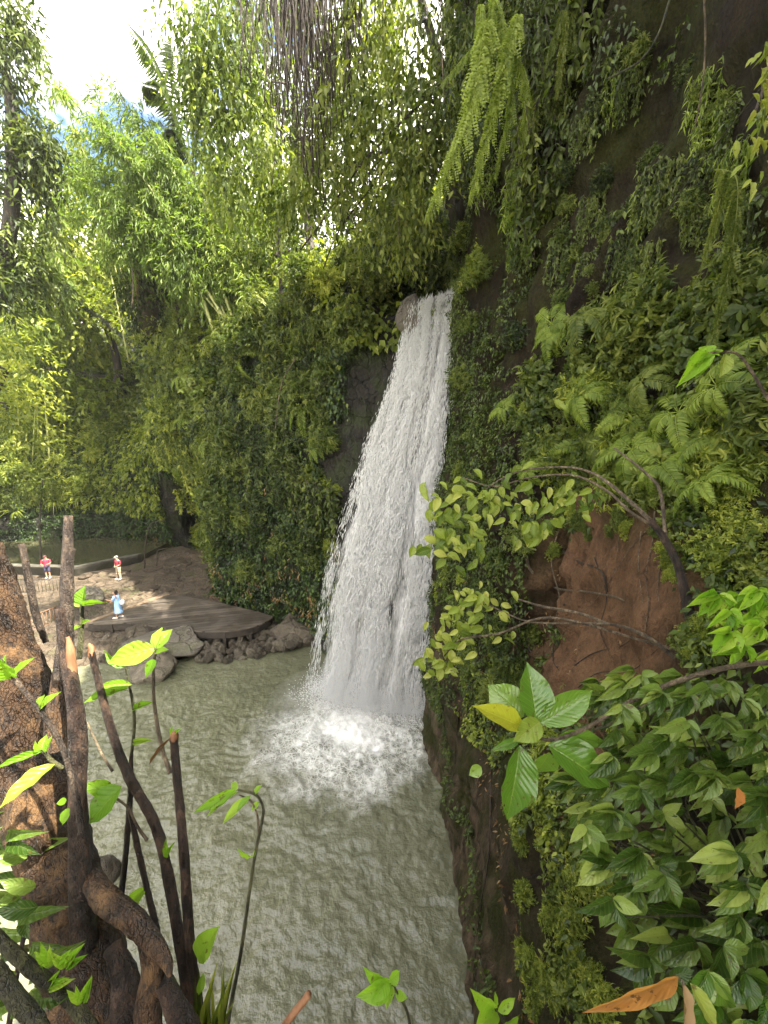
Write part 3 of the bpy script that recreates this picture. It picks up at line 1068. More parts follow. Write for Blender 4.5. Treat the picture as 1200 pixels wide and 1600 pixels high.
def surf_samples(o, n, seed, bbox):
    me = o.data
    r = rng_(seed)
    v = np.zeros(len(me.vertices) * 3)
    me.vertices.foreach_get('co', v)
    v = v.reshape(-1, 3)
    f = np.zeros(len(me.polygons) * 4, int)
    me.loops.foreach_get('vertex_index', f)
    f = f.reshape(-1, 4)
    c = v[f].mean(1)
    ok = np.all((c > bbox[0]) & (c < bbox[1]), axis=1)
    f = f[ok]
    a, b, cc, dd = v[f[:, 0]], v[f[:, 1]], v[f[:, 2]], v[f[:, 3]]
    nn = np.cross(cc - a, dd - b)
    ar = np.linalg.norm(nn, axis=1)
    nn = nn / ar[:, None]
    k = r.choice(len(f), n, p=ar / ar.sum())
    s, t = r.random((n, 1)), r.random((n, 1))
    p = (a[k] * (1 - s) + b[k] * s) * (1 - t) + (dd[k] * (1 - s) + cc[k] * s) * t
    view = np.array([0, 0, CAM_H]) - p
    nk = nn[k]
    nk = np.where(np.sum(nk * view, axis=1, keepdims=True) < 0, -nk, nk)
    return p, nk, ar.sum()


def nz(p, f, s=0):
    return np.array([mnoise.noise(Vector((a[0] * f + s, a[1] * f, a[2] * f))) for a in p])


def cover(name, label, cat, base, n, seed, bbox, probf, size, mat, thick=.35, down=.9, wratio=.6, tpl=LF, tintshift=0.0):
    r = rng_(seed)
    p, nn, area = surf_samples(base, n, seed, bbox)
    px, py, fw = proj(p)
    pr = probf(p, px, py)
    keep = (r.random(len(p)) < pr) & (fw > .3)
    p, nn = p[keep], nn[keep]
    lump = np.clip(.5 + nz(p, 1.1, seed) * .9 + nz(p, 3.1, seed + 5) * .4, 0, 1)
    off = thick * (lump * .8 + .1) * r.random(len(p)) ** .4 + .02
    pos = p + nn * off[:, None]
    dn = np.array([0, 0, -1.0]) - nn * (-nn[:, 2:3])
    dirs = dn * down + nn * .35 + r.normal(0, .45, p.shape)
    nrm = nn + np.array([0, 0, .45]) + r.normal(0, .4, p.shape)
    L = size * r.uniform(.55, 1.25, len(p))
    mb = MB()
    leaves(mb, tpl, pos, dirs, nrm, L, L * wratio, np.clip(.38 + tintshift + lump * .25 + r.normal(0, .16, len(p)), 0, 1))
    o = setting(link(name, mb.mesh(name, mat)), label, cat, 'stuff')
    return o


def prob_back(p, px, py):
    n = nz(p, .55, 2)
    n2 = nz(p, 1.8, 9)
    pr = np.clip(.75 + n * .9 + n2 * .5, 0.05, 1)
    bare = (px > 510) & (px < 560) & (py > 660) & (py < 860) | (px > 548 + 20 * n2) & (px < 720) & (py > 400) & (py < 1150)
    pr = np.where(bare, .03, pr)
    low = np.clip((p[:, 2] - (.9 + .5 * n)) / .8, 0, 1)
    pr = pr * low
    cave = (p[:, 1] > 24.5) & (p[:, 0] > -18) & (p[:, 2] < 8.2 + n)
    pr = np.where(cave, pr * .06, pr)
    strat = (px < 190) & (py > 790)
    pr = np.where(strat, pr * .8, pr)
    return pr


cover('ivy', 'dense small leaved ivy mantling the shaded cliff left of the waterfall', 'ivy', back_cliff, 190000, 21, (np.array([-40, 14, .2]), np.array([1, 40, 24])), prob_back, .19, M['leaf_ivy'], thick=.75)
cover('ivy', 'pale green creeper leaves toned as if lit, over the ivy wall', 'ivy', back_cliff, 18000, 22, (np.array([-20, 14, .8]), np.array([0, 32, 22])),
      lambda p, px, py: prob_back(p, px, py) * np.where((px > 375) & (px < 485), .15, 1) * np.clip(nz(p, .7, 40) * 2.2 + .1, 0, 1), .24, M['leaf_mid'], thick=.65, tpl=LM)  # light put into the leaf colour, thinned out over the dark middle

cover('undergrowth', 'leafy undergrowth covering the slopes above the cliffs', 'undergrowth', back_cliff, 190000, 23, (np.array([-64, 16, 4.5]), np.array([8, 75, 46])),
      lambda p, px, py: np.where((p[:, 1] > 24.5) & (p[:, 0] > -18) & (p[:, 2] < 9), .02, 1) * np.clip(.75 + nz(p, .25, 3), .1, 1) * np.clip((p[:, 2] - 4.5 - 10 * (p[:, 0] > -13)) / 2, 0, 1) * np.where((p[:, 0] > -13) & (p[:, 1] < 25), .5, 1), .36, M['leaf_light'], thick=1.0, tintshift=-.08)  # light leaf colour makes up for sun missing on the hillside

cover('leaf_litter', 'dead brown leaves and bare patches scattered through the ivy wall', 'dead leaves', back_cliff, 26000, 24, (np.array([-24, 14, .8]), np.array([1, 34, 20])),
      lambda p, px, py: prob_back(p, px, py) * np.clip(nz(p, 1.1, 55) * 1.5 - .1, 0, 1), .22, M['leaf_dead'], thick=.75, wratio=.3)

P_IVY = [(705, 470), (765, 480), (800, 600), (835, 720), (838, 900), (835, 1080), (800, 1180), (775, 1200), (735, 1120), (700, 1040), (690, 800), (706, 640)]
P_WALL = [(765, 480), (860, 470), (930, 500), (1010, 470), (1200, 430), (1200, 760), (1100, 830), (1040, 800), (900, 790), (840, 790)]
P_BAND = [(820, 560), (800, 430), (900, 400), (1000, 300), (1040, 330), (960, 420), (900, 520)]
P_EDGE = [(1075, 800), (1200, 760), (1200, 1080), (1095, 1070), (1085, 950)]
P_UP = [(800, 120), (900, 60), (1060, -20), (1200, -40), (1200, 440), (1000, 470), (850, 480), (770, 420)]
P_LOW = [(800, 1150), (860, 1090), (960, 1120), (1200, 1080), (1200, 1700), (850, 1700), (835, 1500), (815, 1350)]
P_WET = [(640, 1130), (720, 1120), (775, 1190), (800, 1330), (822, 1500), (835, 1700), (640, 1700)]
P_TOP = [(690, -200), (960, -200), (900, 180), (870, 330), (740, 400), (690, 300)]


def prob_right(p, px, py):
    n, n2 = nz(p, .8, 2), nz(p, 2.2, 9)
    pr = np.full(len(p), .05) + np.clip(n * .9 + n2 * .6 - .1, 0, .45)
    for poly, a, b in ((P_IVY, .95, .5), (P_WALL, .34, 1.3), (P_BAND, .30, 1.0), (P_EDGE, .55, 1.0), (P_LOW, .50, 1.0), (P_TOP, .55, 1.1), (P_UP, .10, 1.5)):
        q = inpoly(px + 30 * n2, py + 30 * n, poly)
        pr = np.where(q, np.clip(a + n * b + n2 * b * .5, .05, 1), pr)
    pr = np.where(inpoly(px + 14 * n2, py, P_WET), .015, pr)
    pr = np.where(inpoly(px + 8 * n2, py, [(826, 830), (852, 825), (852, 1050), (828, 1060)]), .02, pr)
    return pr


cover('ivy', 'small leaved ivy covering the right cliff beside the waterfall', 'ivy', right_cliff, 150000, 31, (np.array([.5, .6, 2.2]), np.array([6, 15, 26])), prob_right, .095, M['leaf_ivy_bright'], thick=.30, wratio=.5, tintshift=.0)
cover('ground_cover', 'light green small leaved weeds on the right cliff and its lower ledge', 'ground cover', right_cliff, 110000, 32, (np.array([.5, .6, 2.5]), np.array([6, 13, 15])),
      lambda p, px, py: np.where(inpoly(px, py, P_LOW), 1.6, .5) * np.clip(prob_right(p, px, py) - .05, 0, 1) * np.clip(nz(p, 1.0, 70) * 1.6 + .35, 0, 1), .095, M['leaf_lime_small'], thick=.28, wratio=.5, tpl=LM)
cover('leaf_litter', 'dry brown leaf litter and dead stalks on the right cliff ledges', 'leaf litter', right_cliff, 9000, 33, (np.array([.5, 1, 4]), np.array([6, 13, 20])),
      lambda p, px, py: np.clip(.2 + nz(p, 1.3, 90), 0, 1) * .5, .11, M['leaf_dead'], thick=.06, wratio=.3)

# ------------------------------------------------------------------ plants: one prototype of each kind, then copies
class Proto:
    def __init__(self, name, parts):
        self.name, self.parts, self.first = name, parts, None

    def spawn(self, label, cat, group, loc, rot=(0, 0, 0), scale=1.0, name=None):
        if self.first is None:
            o = thing(name or self.name, label, cat, loc, (0, 0, 0), group)
            for part in self.parts:
                c = link(part[0], part[1], o)
                if len(part) > 2:
                    c.matrix_local = part[2]
            reg(o)
            self.first = o
        else:
            o = copy_tree(self.first)
            o['label'] = label
            o['category'] = cat
            if group:
                o['group'] = group
            elif 'group' in o:
                del o['group']
        o.rotation_mode = 'XYZ'
        if isinstance(rot, Quaternion):
            o.rotation_euler = rot.to_euler()
        else:
            o.rotation_euler = rot
        o.scale = (scale,) * 3 if isinstance(scale, (int, float)) else scale
        o.location = loc
        return o


def bush_mesh(seed, clumps, per, n_leaf, size, wr, tpl, droop, flat=.8, slen=.22):
    r = rng_(seed)
    mb = MB()
    st = MB()
    for k in range(clumps):
        d = nrmz(r.normal(size=3))
        d[2] = abs(d[2]) * .9 + .05
        c = d * r.uniform(.35, .85) * np.array([1, 1, flat])
        rad = r.uniform(.22, .42)
        p, dd, nn, ti = sprigs(r, c, (rad, rad, rad * .8), per, n_leaf, slen, droop)
        L = size * r.uniform(.6, 1.25, len(p))
        leaves(mb, tpl, p, dd, nn, L, L * wr, np.clip(ti + r.normal(0, .12), 0, 1))
        tube(st, smooth_path([(0, 0, -.1), c * .5 + r.normal(0, .06, 3), c], 4), lerp_arr([.022, .006], 9), 5)
    return mb, st


def bush_proto(seed, mat, **kw):
    mb, st = bush_mesh(seed, **kw)
    return Proto('shrub', [('foliage', mb.mesh('foliage', M[mat])), ('stem', st.mesh('stem', M['bark']))])


FINE = dict(clumps=17, per=24, n_leaf=8, size=.12, wr=.5, tpl=LF, droop=.45)
BROAD = dict(clumps=14, per=14, n_leaf=6, size=.23, wr=.5, tpl=LM, droop=.55)
LANCE = dict(clumps=15, per=18, n_leaf=7, size=.24, wr=.24, tpl=LM, droop=.7)
BU = {
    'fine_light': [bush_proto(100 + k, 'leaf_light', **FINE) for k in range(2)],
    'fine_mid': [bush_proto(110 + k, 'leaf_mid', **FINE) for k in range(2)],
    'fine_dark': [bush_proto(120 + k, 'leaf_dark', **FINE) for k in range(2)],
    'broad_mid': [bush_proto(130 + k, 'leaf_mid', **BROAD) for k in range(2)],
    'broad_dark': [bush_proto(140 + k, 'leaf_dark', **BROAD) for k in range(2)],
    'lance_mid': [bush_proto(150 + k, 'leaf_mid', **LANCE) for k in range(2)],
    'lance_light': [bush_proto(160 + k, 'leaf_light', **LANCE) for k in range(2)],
}


def frond_path(n, rise, drop, L=1.0):
    t = np.linspace(0, 1, n)
    return np.stack([L * (t - .25 * drop * t ** 2), 0 * t, L * (rise * t - drop * t ** 2)], 1)


def frond_mesh(seed, mat, n=24, rise=.55, drop=.9, plen=.17, pw=.028, tpl=LF, sub=0, pitch=.15):
    r = rng_(seed)
    P = frond_path(n + 3, rise, drop)
    T = nrmz(np.gradient(P, axis=0))
    side = np.array([0, 1.0, 0])
    mb = MB()
    tube(mb, P, lerp_arr([.011, .003], len(P)), 4, .8)
    for s in (1, -1):
        t = np.linspace(.12, 1, n)
        pos = np.stack([np.interp(t, np.linspace(0, 1, len(P)), P[:, k]) for k in range(3)], 1)
        tn = np.stack([np.interp(t, np.linspace(0, 1, len(P)), T[:, k]) for k in range(3)], 1)
        ln = plen * np.sin(np.pi * np.clip(t * .93 + .05, 0, 1)) ** .7 + .012
        dirs = side * s + tn * (.35 + .5 * t[:, None] ** 2) + np.array([0, 0, -pitch]) + r.normal(0, .06, (n, 3))
        nn = np.cross(tn, side * s) * s
        nn = np.where(nn[:, 2:3] < 0, -nn, nn) + r.normal(0, .12, (n, 3))
        ti = np.clip(.5 + r.normal(0, .12, n), 0, 1)
        if not sub:
            leaves(mb, tpl, pos, dirs, nn, ln, pw * (.5 + ln / plen), ti)
        else:
            dd = nrmz(dirs)
            for q in range(sub):
                f = (q + .6) / sub
                pp = pos + dd * (ln * f)[:, None] + np.array([0, 0, -.12]) * (ln * f * f)[:, None]
                for s2 in (1, -1):
                    ax = nrmz(np.cross(nn, dd)) * s2
                    leaves(mb, tpl, pp, ax + dd * .7, nn, ln * .20 * (1 - .75 * f) + .004, ln * .085, ti)
            leaves(mb, tpl, pos, dirs, nn, ln, ln * .03, ti)
    return mb.mesh('frond', M[mat])


def fern_proto(seed, mat, k=9, rise=.6, drop=.9, name='fern', **kw):
    r = rng_(seed)
    ms = [frond_mesh(seed + q, mat, rise=rise * r.uniform(.6, 1.3), drop=drop * r.uniform(.8, 1.25), **kw) for q in range(3)]
    parts = []
    for q in range(k):
        mat4 = Matrix.Rotation(q / k * 2 * math.pi + r.uniform(-.3, .3), 4, 'Z') @ Matrix.Rotation(r.uniform(-.35, .25), 4, 'Y') @ Matrix.Scale(r.uniform(.7, 1.1), 4)
        parts.append(('frond', ms[q % 3], mat4))
    return Proto(name, parts)


FE = [fern_proto(200, 'leaf_fern'), fern_proto(210, 'leaf_fern', k=7, drop=1.2), fern_proto(220, 'leaf_mid', k=8, rise=.3, drop=1.0)]


def tuft_proto(seed, mat, n=70, L=1.0):
    r = rng_(seed)
    mb = MB()
    for q in range(n):
        a = r.uniform(0, 2 * np.pi)
        l = L * r.uniform(.6, 1.1)
        P = frond_path(7, r.uniform(.7, 1.5), r.uniform(.8, 1.5), l)
        P = P @ np.array([[math.cos(a), math.sin(a), 0], [-math.sin(a), math.cos(a), 0], [0, 0, 1]])
        w = lerp_arr([.012, .018, .012, .001], 7) * L
        sd = np.array([-math.sin(a), math.cos(a), 0])
        V = np.concatenate([P - sd * w[:, None], P + sd * w[:, None] + np.array([0, 0, .004])])
        mb.add(V, None, [(i, i + 1, i + 8, i + 7) for i in range(6)], np.clip(r.normal(.55, .15), 0, 1))
    return Proto('grass_tuft', [('blades', mb.mesh('blades', M[mat]))])


TU = [tuft_proto(300, 'leaf_light'), tuft_proto(301, 'leaf_fern', 40)]


def drape_proto(seed, mat, strands=16, size=.2, wr=.4, per=26, name='hanging_creeper'):
    """strands of leaves that hang down from an edge; length about 1, width about .8"""
    r = rng_(seed)
    mb, st = MB(), MB()
    for q in range(strands):
        x, y = r.uniform(-.4, .4), r.uniform(-.12, .12)
        l = r.uniform(.5, 1.05)
        z = np.linspace(0, -l, 7)
        P = np.stack([x + .05 * np.sin(z * 5 + q) + .06 * r.normal() * z, y - .06 * z + .03 * np.cos(z * 6 + q), z], 1)
        tube(st, P, .004, 4)
        t = r.random(per)
        pos = np.stack([np.interp(t, np.linspace(0, 1, 7), P[:, k]) for k in range(3)], 1)
        d = r.normal(0, .6, (per, 3)) + np.array([0, -.2, -.8])
        nn = np.array([0, -.7, .7]) + r.normal(0, .4, (per, 3))
        L = size * r.uniform(.5, 1.2, per)
        leaves(mb, LM, pos, d, nn, L, L * wr, np.clip(r.normal(.5, .15) + r.normal(0, .12, per), 0, 1))
    return Proto(name, [('foliage', mb.mesh('foliage', M[mat])), ('stem', st.mesh('stem', M['bark']))])


DR = {'mid': drape_proto(400, 'leaf_mid', 22, .12, .4), 'dark': drape_proto(401, 'leaf_dark', 22, .12, .42), 'light': drape_proto(402, 'leaf_light', 22, .12, .42), 'lance': drape_proto(403, 'leaf_fern', 18, .17, .2)}


def upright(nor, k=.5, yaw=0.0, tilt=0.0):
    """rotation whose Z leans from vertical towards the normal by k"""
    z = (Vector((0, 0, 1)) * (1 - k) + Vector(nor) * k).normalized()
    return Vector((0, 0, 1)).rotation_difference(z) @ Quaternion((0, 0, 1), yaw)


def sow(region, n, kinds, sc, label, group, seed, k=.5, keys=None, cat='shrub', lift=0.0, sy=1.0):
    """n plants of the given kinds on the real ground or cliff seen through a region of the photograph"""
    r = rng_(seed)
    reg_ = np.array(region, float)
    lo, hi = reg_.min(0), reg_.max(0)
    got = []
    tries = 0
    while len(got) < n and tries < n * 40:
        tries += 1
        q = lo + (hi - lo) * r.random(2)
        if not inpoly(np.array([q[0]]), np.array([q[1]]), region)[0]:
            continue
        h = hit(q[0], q[1], keys)
        if h is None or h[2] < 1.0:
            continue
        s = r.uniform(*sc)
        if any((h[0] - g_[0]).length < .42 * (s + g_[1]) for g_ in got):
            if tries < n * 25:
                continue
        got.append((h[0], s))
        kind = kinds[int(r.integers(len(kinds)))]
        kind = kind[int(r.integers(len(kind)))] if isinstance(kind, list) else kind
        rot = upright(h[1], k, r.uniform(0, 6.28))
        loc = h[0] + h[1] * lift * s
        o_ = kind.spawn(label, 'weed' if 'weed' in label else cat, group, loc, rot, (s, s, s * sy))
        if kind.name == 'shrub':
            o_.name = 'weed' if 'weed' in label else cat
    return got


# hillside beyond the upper pool, pale leaf kinds stand in for sunlight
sow([(0, 560), (190, 560), (215, 640), (180, 690), (150, 760), (0, 790)], 34, [BU['fine_light'], BU['fine_mid'], BU['lance_light']], (1.3, 2.4),
    'sunlit yellow green shrub massed on the bank above the upper pool', 'shrubs massed on the bank above the upper pool', 41, k=.45, keys=['back'])
sow([(10, 700), (180, 690), (190, 790), (20, 800)], 10, [TU[0]], (1.4, 2.3), 'long arching grass tuft hanging over the bank above the upper pool', 'grass tufts over the upper pool', 42, k=.6, keys=['back'], cat='grass')
# bulging shrubs over the cave
sow([(120, 640), (260, 560), (300, 630), (270, 660), (190, 680), (140, 700)], 20, [BU['fine_mid'], BU['fine_light'], BU['broad_mid']], (1.2, 2.0),  # lighter leaf kinds mixed in as painted sunlight
    'leafy green shrub bulging over the dark cave mouth', 'shrubs over the cave mouth', 43, k=.5, keys=['back'])
# crest of the ivy wall
sow([(250, 590), (330, 545), (440, 500), (540, 440), (545, 530), (500, 610), (400, 650), (280, 700)], 34, [BU['fine_mid'], BU['fine_dark'], BU['broad_mid'], BU['lance_mid']], (.9, 1.7),  # mid and dark leaf colours tone down the sun on the crest
    'bushy green shrub along the crest of the ivy wall', 'shrubs along the crest of the ivy wall', 44, k=.5, keys=['back'])
sow([(275, 640), (350, 640), (370, 820), (330, 880), (300, 760)], 26, [BU['broad_mid'], BU['lance_light'], BU['fine_mid']], (.7, 1.3),
    'light green leafy shrub at the left edge of the ivy wall', 'shrubs at the left edge of the ivy wall', 45, k=.7, keys=['back'], lift=.3)
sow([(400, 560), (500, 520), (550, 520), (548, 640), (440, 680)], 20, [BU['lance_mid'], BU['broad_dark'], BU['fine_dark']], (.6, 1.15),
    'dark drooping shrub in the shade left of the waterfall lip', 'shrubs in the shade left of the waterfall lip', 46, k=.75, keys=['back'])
for (px, py, s, lab) in [(485, 645, 1.35, 'large pale fern arching out of the dark cliff left of the waterfall'), (300, 655, 1.5, 'broad fern at the upper left corner of the ivy wall'),
                         (225, 580, 2.1, 'pale tree fern at the foot of the creeper wrapped trunk'), (395, 560, 1.4, 'fern on the crest of the ivy wall under the bamboo'),
                         (340, 690, 1.3, 'drooping fern on the sunlit left part of the ivy wall'), (275, 720, 1.3, 'fern hanging over the right side of the cave mouth'),
                         (300, 590, 1.6, 'arching fern above the cave beside the bamboo foot'), (40, 690, 2.0, 'wide fern on the bright bank above the upper pool'),
                         (510, 700, .9, 'small fern on the cliff just below the large pale fern')]:
    h = hit(px, py, ['back'])
    if h:
        FE[int(px) % 2].spawn(lab, 'fern', None, h[0] + h[1] * .55, upright(h[1], .6, px * .37), s * 1.15)
sow([(330, 640), (520, 620), (520, 800), (500, 900), (360, 900), (320, 800)], 44, [BU['broad_dark'], BU['fine_dark'], BU['lance_mid'], BU['fine_dark']], (.5, 1.2),  # dark leaf colours deepen the shade on the wall
    'shaded leafy clump standing out from the face of the ivy wall', 'leafy clumps on the face of the ivy wall', 48, k=.85, keys=['back'], lift=.25)
sow([(500, 690), (525, 700), (535, 820), (515, 880), (495, 800)], 8, [BU['fine_light'], BU['fine_mid']], (.3, .55), 'bright mossy clump at the right end of the ivy wall beside the falling water', 'mossy clumps beside the falling water', 49, k=.9, keys=['back'])
sow([(330, 540), (450, 480), (560, 400), (640, 380), (640, 440), (560, 500), (420, 560)], 22, [BU['lance_mid'], BU['fine_mid'], BU['broad_mid'], BU['fine_light']], (.8, 1.5),
    'sun touched shrub on the slope above the ivy wall near the bamboo foot', 'sun touched shrubs near the bamboo foot', 50, k=.4, keys=['back'], lift=.5)
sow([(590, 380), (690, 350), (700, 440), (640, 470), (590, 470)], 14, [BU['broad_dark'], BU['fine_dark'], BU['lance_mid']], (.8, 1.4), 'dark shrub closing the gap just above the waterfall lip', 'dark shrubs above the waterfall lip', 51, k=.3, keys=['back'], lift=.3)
# creepers hanging down the wall
r = rng_(47)
for k in range(16):
    px, py = r.uniform(260, 540), r.uniform(560, 760)
    h = hit(px, py, ['back'])
    if h:
        DR['light' if px < 360 else 'dark'].spawn('leafy creeper strand hanging down the ivy wall', 'creeper', 'creepers hanging down the ivy wall', h[0] + h[1] * .5,
                                                  Vector((0, -1, 0)).rotation_difference(Vector((h[1].x, h[1].y, 0)).normalized()), r.uniform(1.6, 2.8))

M['leaf_canopy'] = leaf_mat('leaf_canopy', (.040, .066, .010), (.105, .145, .022), (.23, .27, .045), .45)

# ------------------------------------------------------------------ trees
def crown(mb, r, cen, rad, n_sprig, per, slen, size, wr, droop, tpl=LM, shift=0.0):
    p, d, nn, ti = sprigs(r, cen, rad, n_sprig, per, slen, droop)
    L = size * r.uniform(.6, 1.25, len(p))
    leaves(mb, tpl, p, d, nn, L, L * wr, np.clip(ti + shift, 0, 1))


def px_blob(px, py, Y, rx, ry, rz=None):
    """centre and radii in metres of a leaf mass given by its place and size in the photograph"""
    c = at(px, py, Y)
    s = (Y * CP - (c.z - CAM_H) * SP) / F
    return np.array(c), np.array([rx * s, (rz if rz else (rx + ry) / 2) * s, ry * s])


def tree(label, trunk, blobs, mat, size, seed, dens=1.0, wr=.42, droop=.7, trad=(.3, .12), slen=1.0, bark='bark', cat='tree', per=8, tpl=LM, group=None, name='tree', lumps=6):
    r = rng_(seed)
    base = Vector(trunk[0])
    o = thing(name, label, cat, base, group=group)
    B = np.array(base)
    T = smooth_path(trunk, 8) - B
    mb = MB()
    tube(mb, T, lerp_arr(trad, len(T)), 9, .5, jitter=.1, seed=seed)
    link('trunk', mb.mesh('trunk', M[bark]), o)
    mb = MB()
    for (c, rad) in blobs:
        k = np.argmin(np.linalg.norm(T + B - c, axis=1) + (np.arange(len(T)) < len(T) * .35) * 50)
        st = T[k]
        mid = (st + c - B) / 2 + r.normal(0, .3, 3)
        lm = MB()
        tube(lm, smooth_path([st, mid, c - B], 5), lerp_arr([trad[1] * .7, .03], 11), 6, .5)
        link('limb', lm.mesh('limb', M[bark]), o)
        vol = rad[0] * rad[2]
        for q in range(lumps):                                      # every leaf mass is made of smaller uneven clumps
            dd = nrmz(r.normal(size=3)) * r.uniform(.3, .85)
            cc = c - B + dd * rad
            rr = rad * r.uniform(.35, .62)
            ns = int(max(14, dens * 2.6 * rr[0] * rr[2] / (size * size * wr * 2.2 * per) * 6))
            crown(mb, r, cc, rr, ns, per, slen * r.uniform(.7, 1.2), size, wr, droop, tpl, shift=r.normal(0, .1))
    link('crown', mb.mesh('crown', M[mat]), o)
    return o


# far left tree, dark against the sky
tree('tall dark tree at the left edge with sky behind its small leaves', [(-26.5, 24, 2), (-25.5, 24, 12), at(12, 380, 23), at(20, 200, 23), at(0, 60, 23)],
     [px_blob(*b) for b in [(10, 90, 23, 30, 45), (45, 190, 23, 32, 40), (5, 240, 23, 40, 50), (55, 265, 23, 25, 28), (20, 350, 23, 45, 50), (75, 225, 23, 22, 18), (0, 440, 23, 50, 50), (60, 420, 24, 30, 25), (20, 20, 23, 12, 30)]],
     'leaf_dark', .42, 501, dens=.55, wr=.34, droop=.8, trad=(.5, .18), slen=1.2)
# background trees on the far slope
BT = [
    ('sunlit yellow tree behind the far left bank', (-44, 44, 12), [(30, 470, 44, 80, 60), (90, 540, 42, 70, 55), (0, 560, 41, 80, 70)], 'leaf_light', .75, 511),
    ('pale bright tree seen through the gap left of the creeper trunk', (-34, 46, 14), [(130, 460, 46, 60, 60), (160, 540, 44, 55, 50), (110, 400, 46, 45, 35)], 'leaf_light', .75, 512),
    ('green tree behind the bamboo stems', (-20, 42, 14), [(300, 460, 42, 70, 60), (260, 520, 40, 50, 50), (350, 420, 40, 50, 50)], 'leaf_light', .7, 513),
    ('mid green tree standing far behind the ivy wall crest', (-12, 36, 16), [(420, 420, 34, 70, 60), (400, 340, 33, 60, 60), (480, 440, 30, 60, 50)], 'leaf_mid', .5, 514),
    ('dark leafy tree behind the waterfall lip', (-2, 30, 16), [(540, 380, 27, 60, 60), (600, 330, 27, 70, 60), (500, 300, 29, 60, 60), (660, 300, 25, 60, 60)], 'leaf_dark', .42, 515),
    ('rounded tree on the near left bank', (-30, 26, 2), [(10, 640, 27, 60, 60), (-30, 560, 27, 70, 70)], 'leaf_light', .42, 516),
    ('tall pale tree between the far left tree and the creeper trunk', (-27, 40, 14), [(70, 360, 38, 60, 60), (110, 330, 38, 50, 60), (50, 420, 38, 60, 50), (130, 420, 38, 50, 50), (90, 280, 38, 40, 40), (120, 505, 38, 50, 40), (60, 490, 38, 50, 40), (160, 470, 38, 40, 40)], 'leaf_light', .62, 523),
    ('high green tree behind the upright bamboo stems', (-15, 34, 15), [(240, 330, 33, 50, 50), (300, 350, 33, 50, 50), (350, 340, 32, 50, 55), (280, 280, 33, 45, 45), (390, 380, 31, 45, 45), (200, 400, 34, 45, 60)], 'leaf_mid', .5, 524),
    ('spreading tree on the slope above the upper pool', (-27, 40, 10), [(70, 620, 39, 80, 45), (160, 610, 38, 55, 40)], 'leaf_light', .6, 517),  # sun on this crown is put into its light leaf colour
]
for lab, b, bl, mt, sz, sd in BT:
    tree(lab, [b, (b[0] + .5, b[1], b[2] + 6), at(bl[0][0], bl[0][1] - bl[0][4], bl[0][2])], [px_blob(*q) for q in bl], mt, sz, sd, dens=.75, wr=.45, droop=.5, trad=(.5, .15), slen=1.6, tpl=LF)

tree('tall feathery tree standing close behind the crest of the ivy wall', [hit(430, 505, ['back'])[0] + Vector((0, 1, -.5)), at(430, 400, 22), at(440, 300, 22)],
     [px_blob(*b) for b in [(420, 430, 22, 55, 50), (480, 420, 22, 55, 45), (450, 350, 22, 60, 50), (520, 400, 21.5, 50, 50), (400, 370, 22, 45, 45), (560, 440, 20.5, 45, 40)]], 'leaf_mid', .26, 518, dens=.6, wr=.4, droop=.8, trad=(.16, .07), slen=.9)
tree('big tree whose crown closes the sky behind the hanging canopy', [hit(480, 480, ['back'])[0] + Vector((0, 2.5, -.5)), at(480, 330, 25), at(460, 180, 25), at(470, 60, 25)],
     [px_blob(*b) for b in [(400, 60, 25, 60, 70), (450, 160, 25, 60, 65), (400, 230, 25, 55, 55), (520, 100, 25, 65, 70), (500, 240, 25, 60, 60), (570, 190, 24.5, 60, 60), (600, 60, 24.5, 70, 70), (470, 10, 25, 60, 50), (640, 230, 24, 60, 60), (440, 310, 25, 60, 45)]],
     'leaf_mid', .33, 525, dens=.8, wr=.42, droop=.8, trad=(.3, .12), slen=1.1, lumps=9)
tree('leafy tree among the bamboo stems at the left of the crest', [hit(340, 540, ['back'])[0] + Vector((0, 1.5, -.5)), at(330, 470, 26), at(310, 420, 26)],
     [px_blob(*b) for b in [(300, 480, 26, 45, 45), (340, 500, 25.5, 45, 35), (270, 430, 27, 45, 50), (330, 420, 26.5, 45, 50), (280, 530, 25.5, 35, 30)]], 'leaf_mid', .28, 519, dens=.55, wr=.4, droop=.7, trad=(.16, .07), slen=.9)
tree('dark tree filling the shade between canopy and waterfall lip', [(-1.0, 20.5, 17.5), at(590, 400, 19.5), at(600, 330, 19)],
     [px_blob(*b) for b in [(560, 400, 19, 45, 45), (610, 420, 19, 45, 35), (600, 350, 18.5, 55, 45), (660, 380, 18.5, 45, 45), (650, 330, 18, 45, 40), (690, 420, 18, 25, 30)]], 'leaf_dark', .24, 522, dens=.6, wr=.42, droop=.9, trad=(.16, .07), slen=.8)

# the trunk wrapped in creepers
r = rng_(520)
tb = [hit(232, 600, ['back'])[0], at(232, 480, 27), at(235, 380, 27), at(225, 260, 27)]
o = thing('tree', 'thick upright trunk wrapped in dark creepers left of the bamboo', 'tree', tb[0])
T = smooth_path(tb, 8) - np.array(tb[0])
mb = MB()
tube(mb, T, lerp_arr([.7, .45], len(T)), 9, .5, jitter=.1)
link('trunk', mb.mesh('trunk', M['bark']), o)
mb = MB()
n = 6500
t = r.random(n)
P = np.stack([np.interp(t, np.linspace(0, 1, len(T)), T[:, k]) for k in range(3)], 1)
a = r.uniform(0, 6.28, n)
rr = (.7 + .55 * r.random(n)) * (1.15 + .5 * np.sin(t * 19) * np.cos(a * 2))
P += np.stack([np.cos(a) * rr, np.sin(a) * rr, 0 * a], 1)
d = np.stack([np.cos(a) * .6, np.sin(a) * .6, -np.ones(n)], 1) + r.normal(0, .4, (n, 3))
L = .34 * r.uniform(.6, 1.2, n)
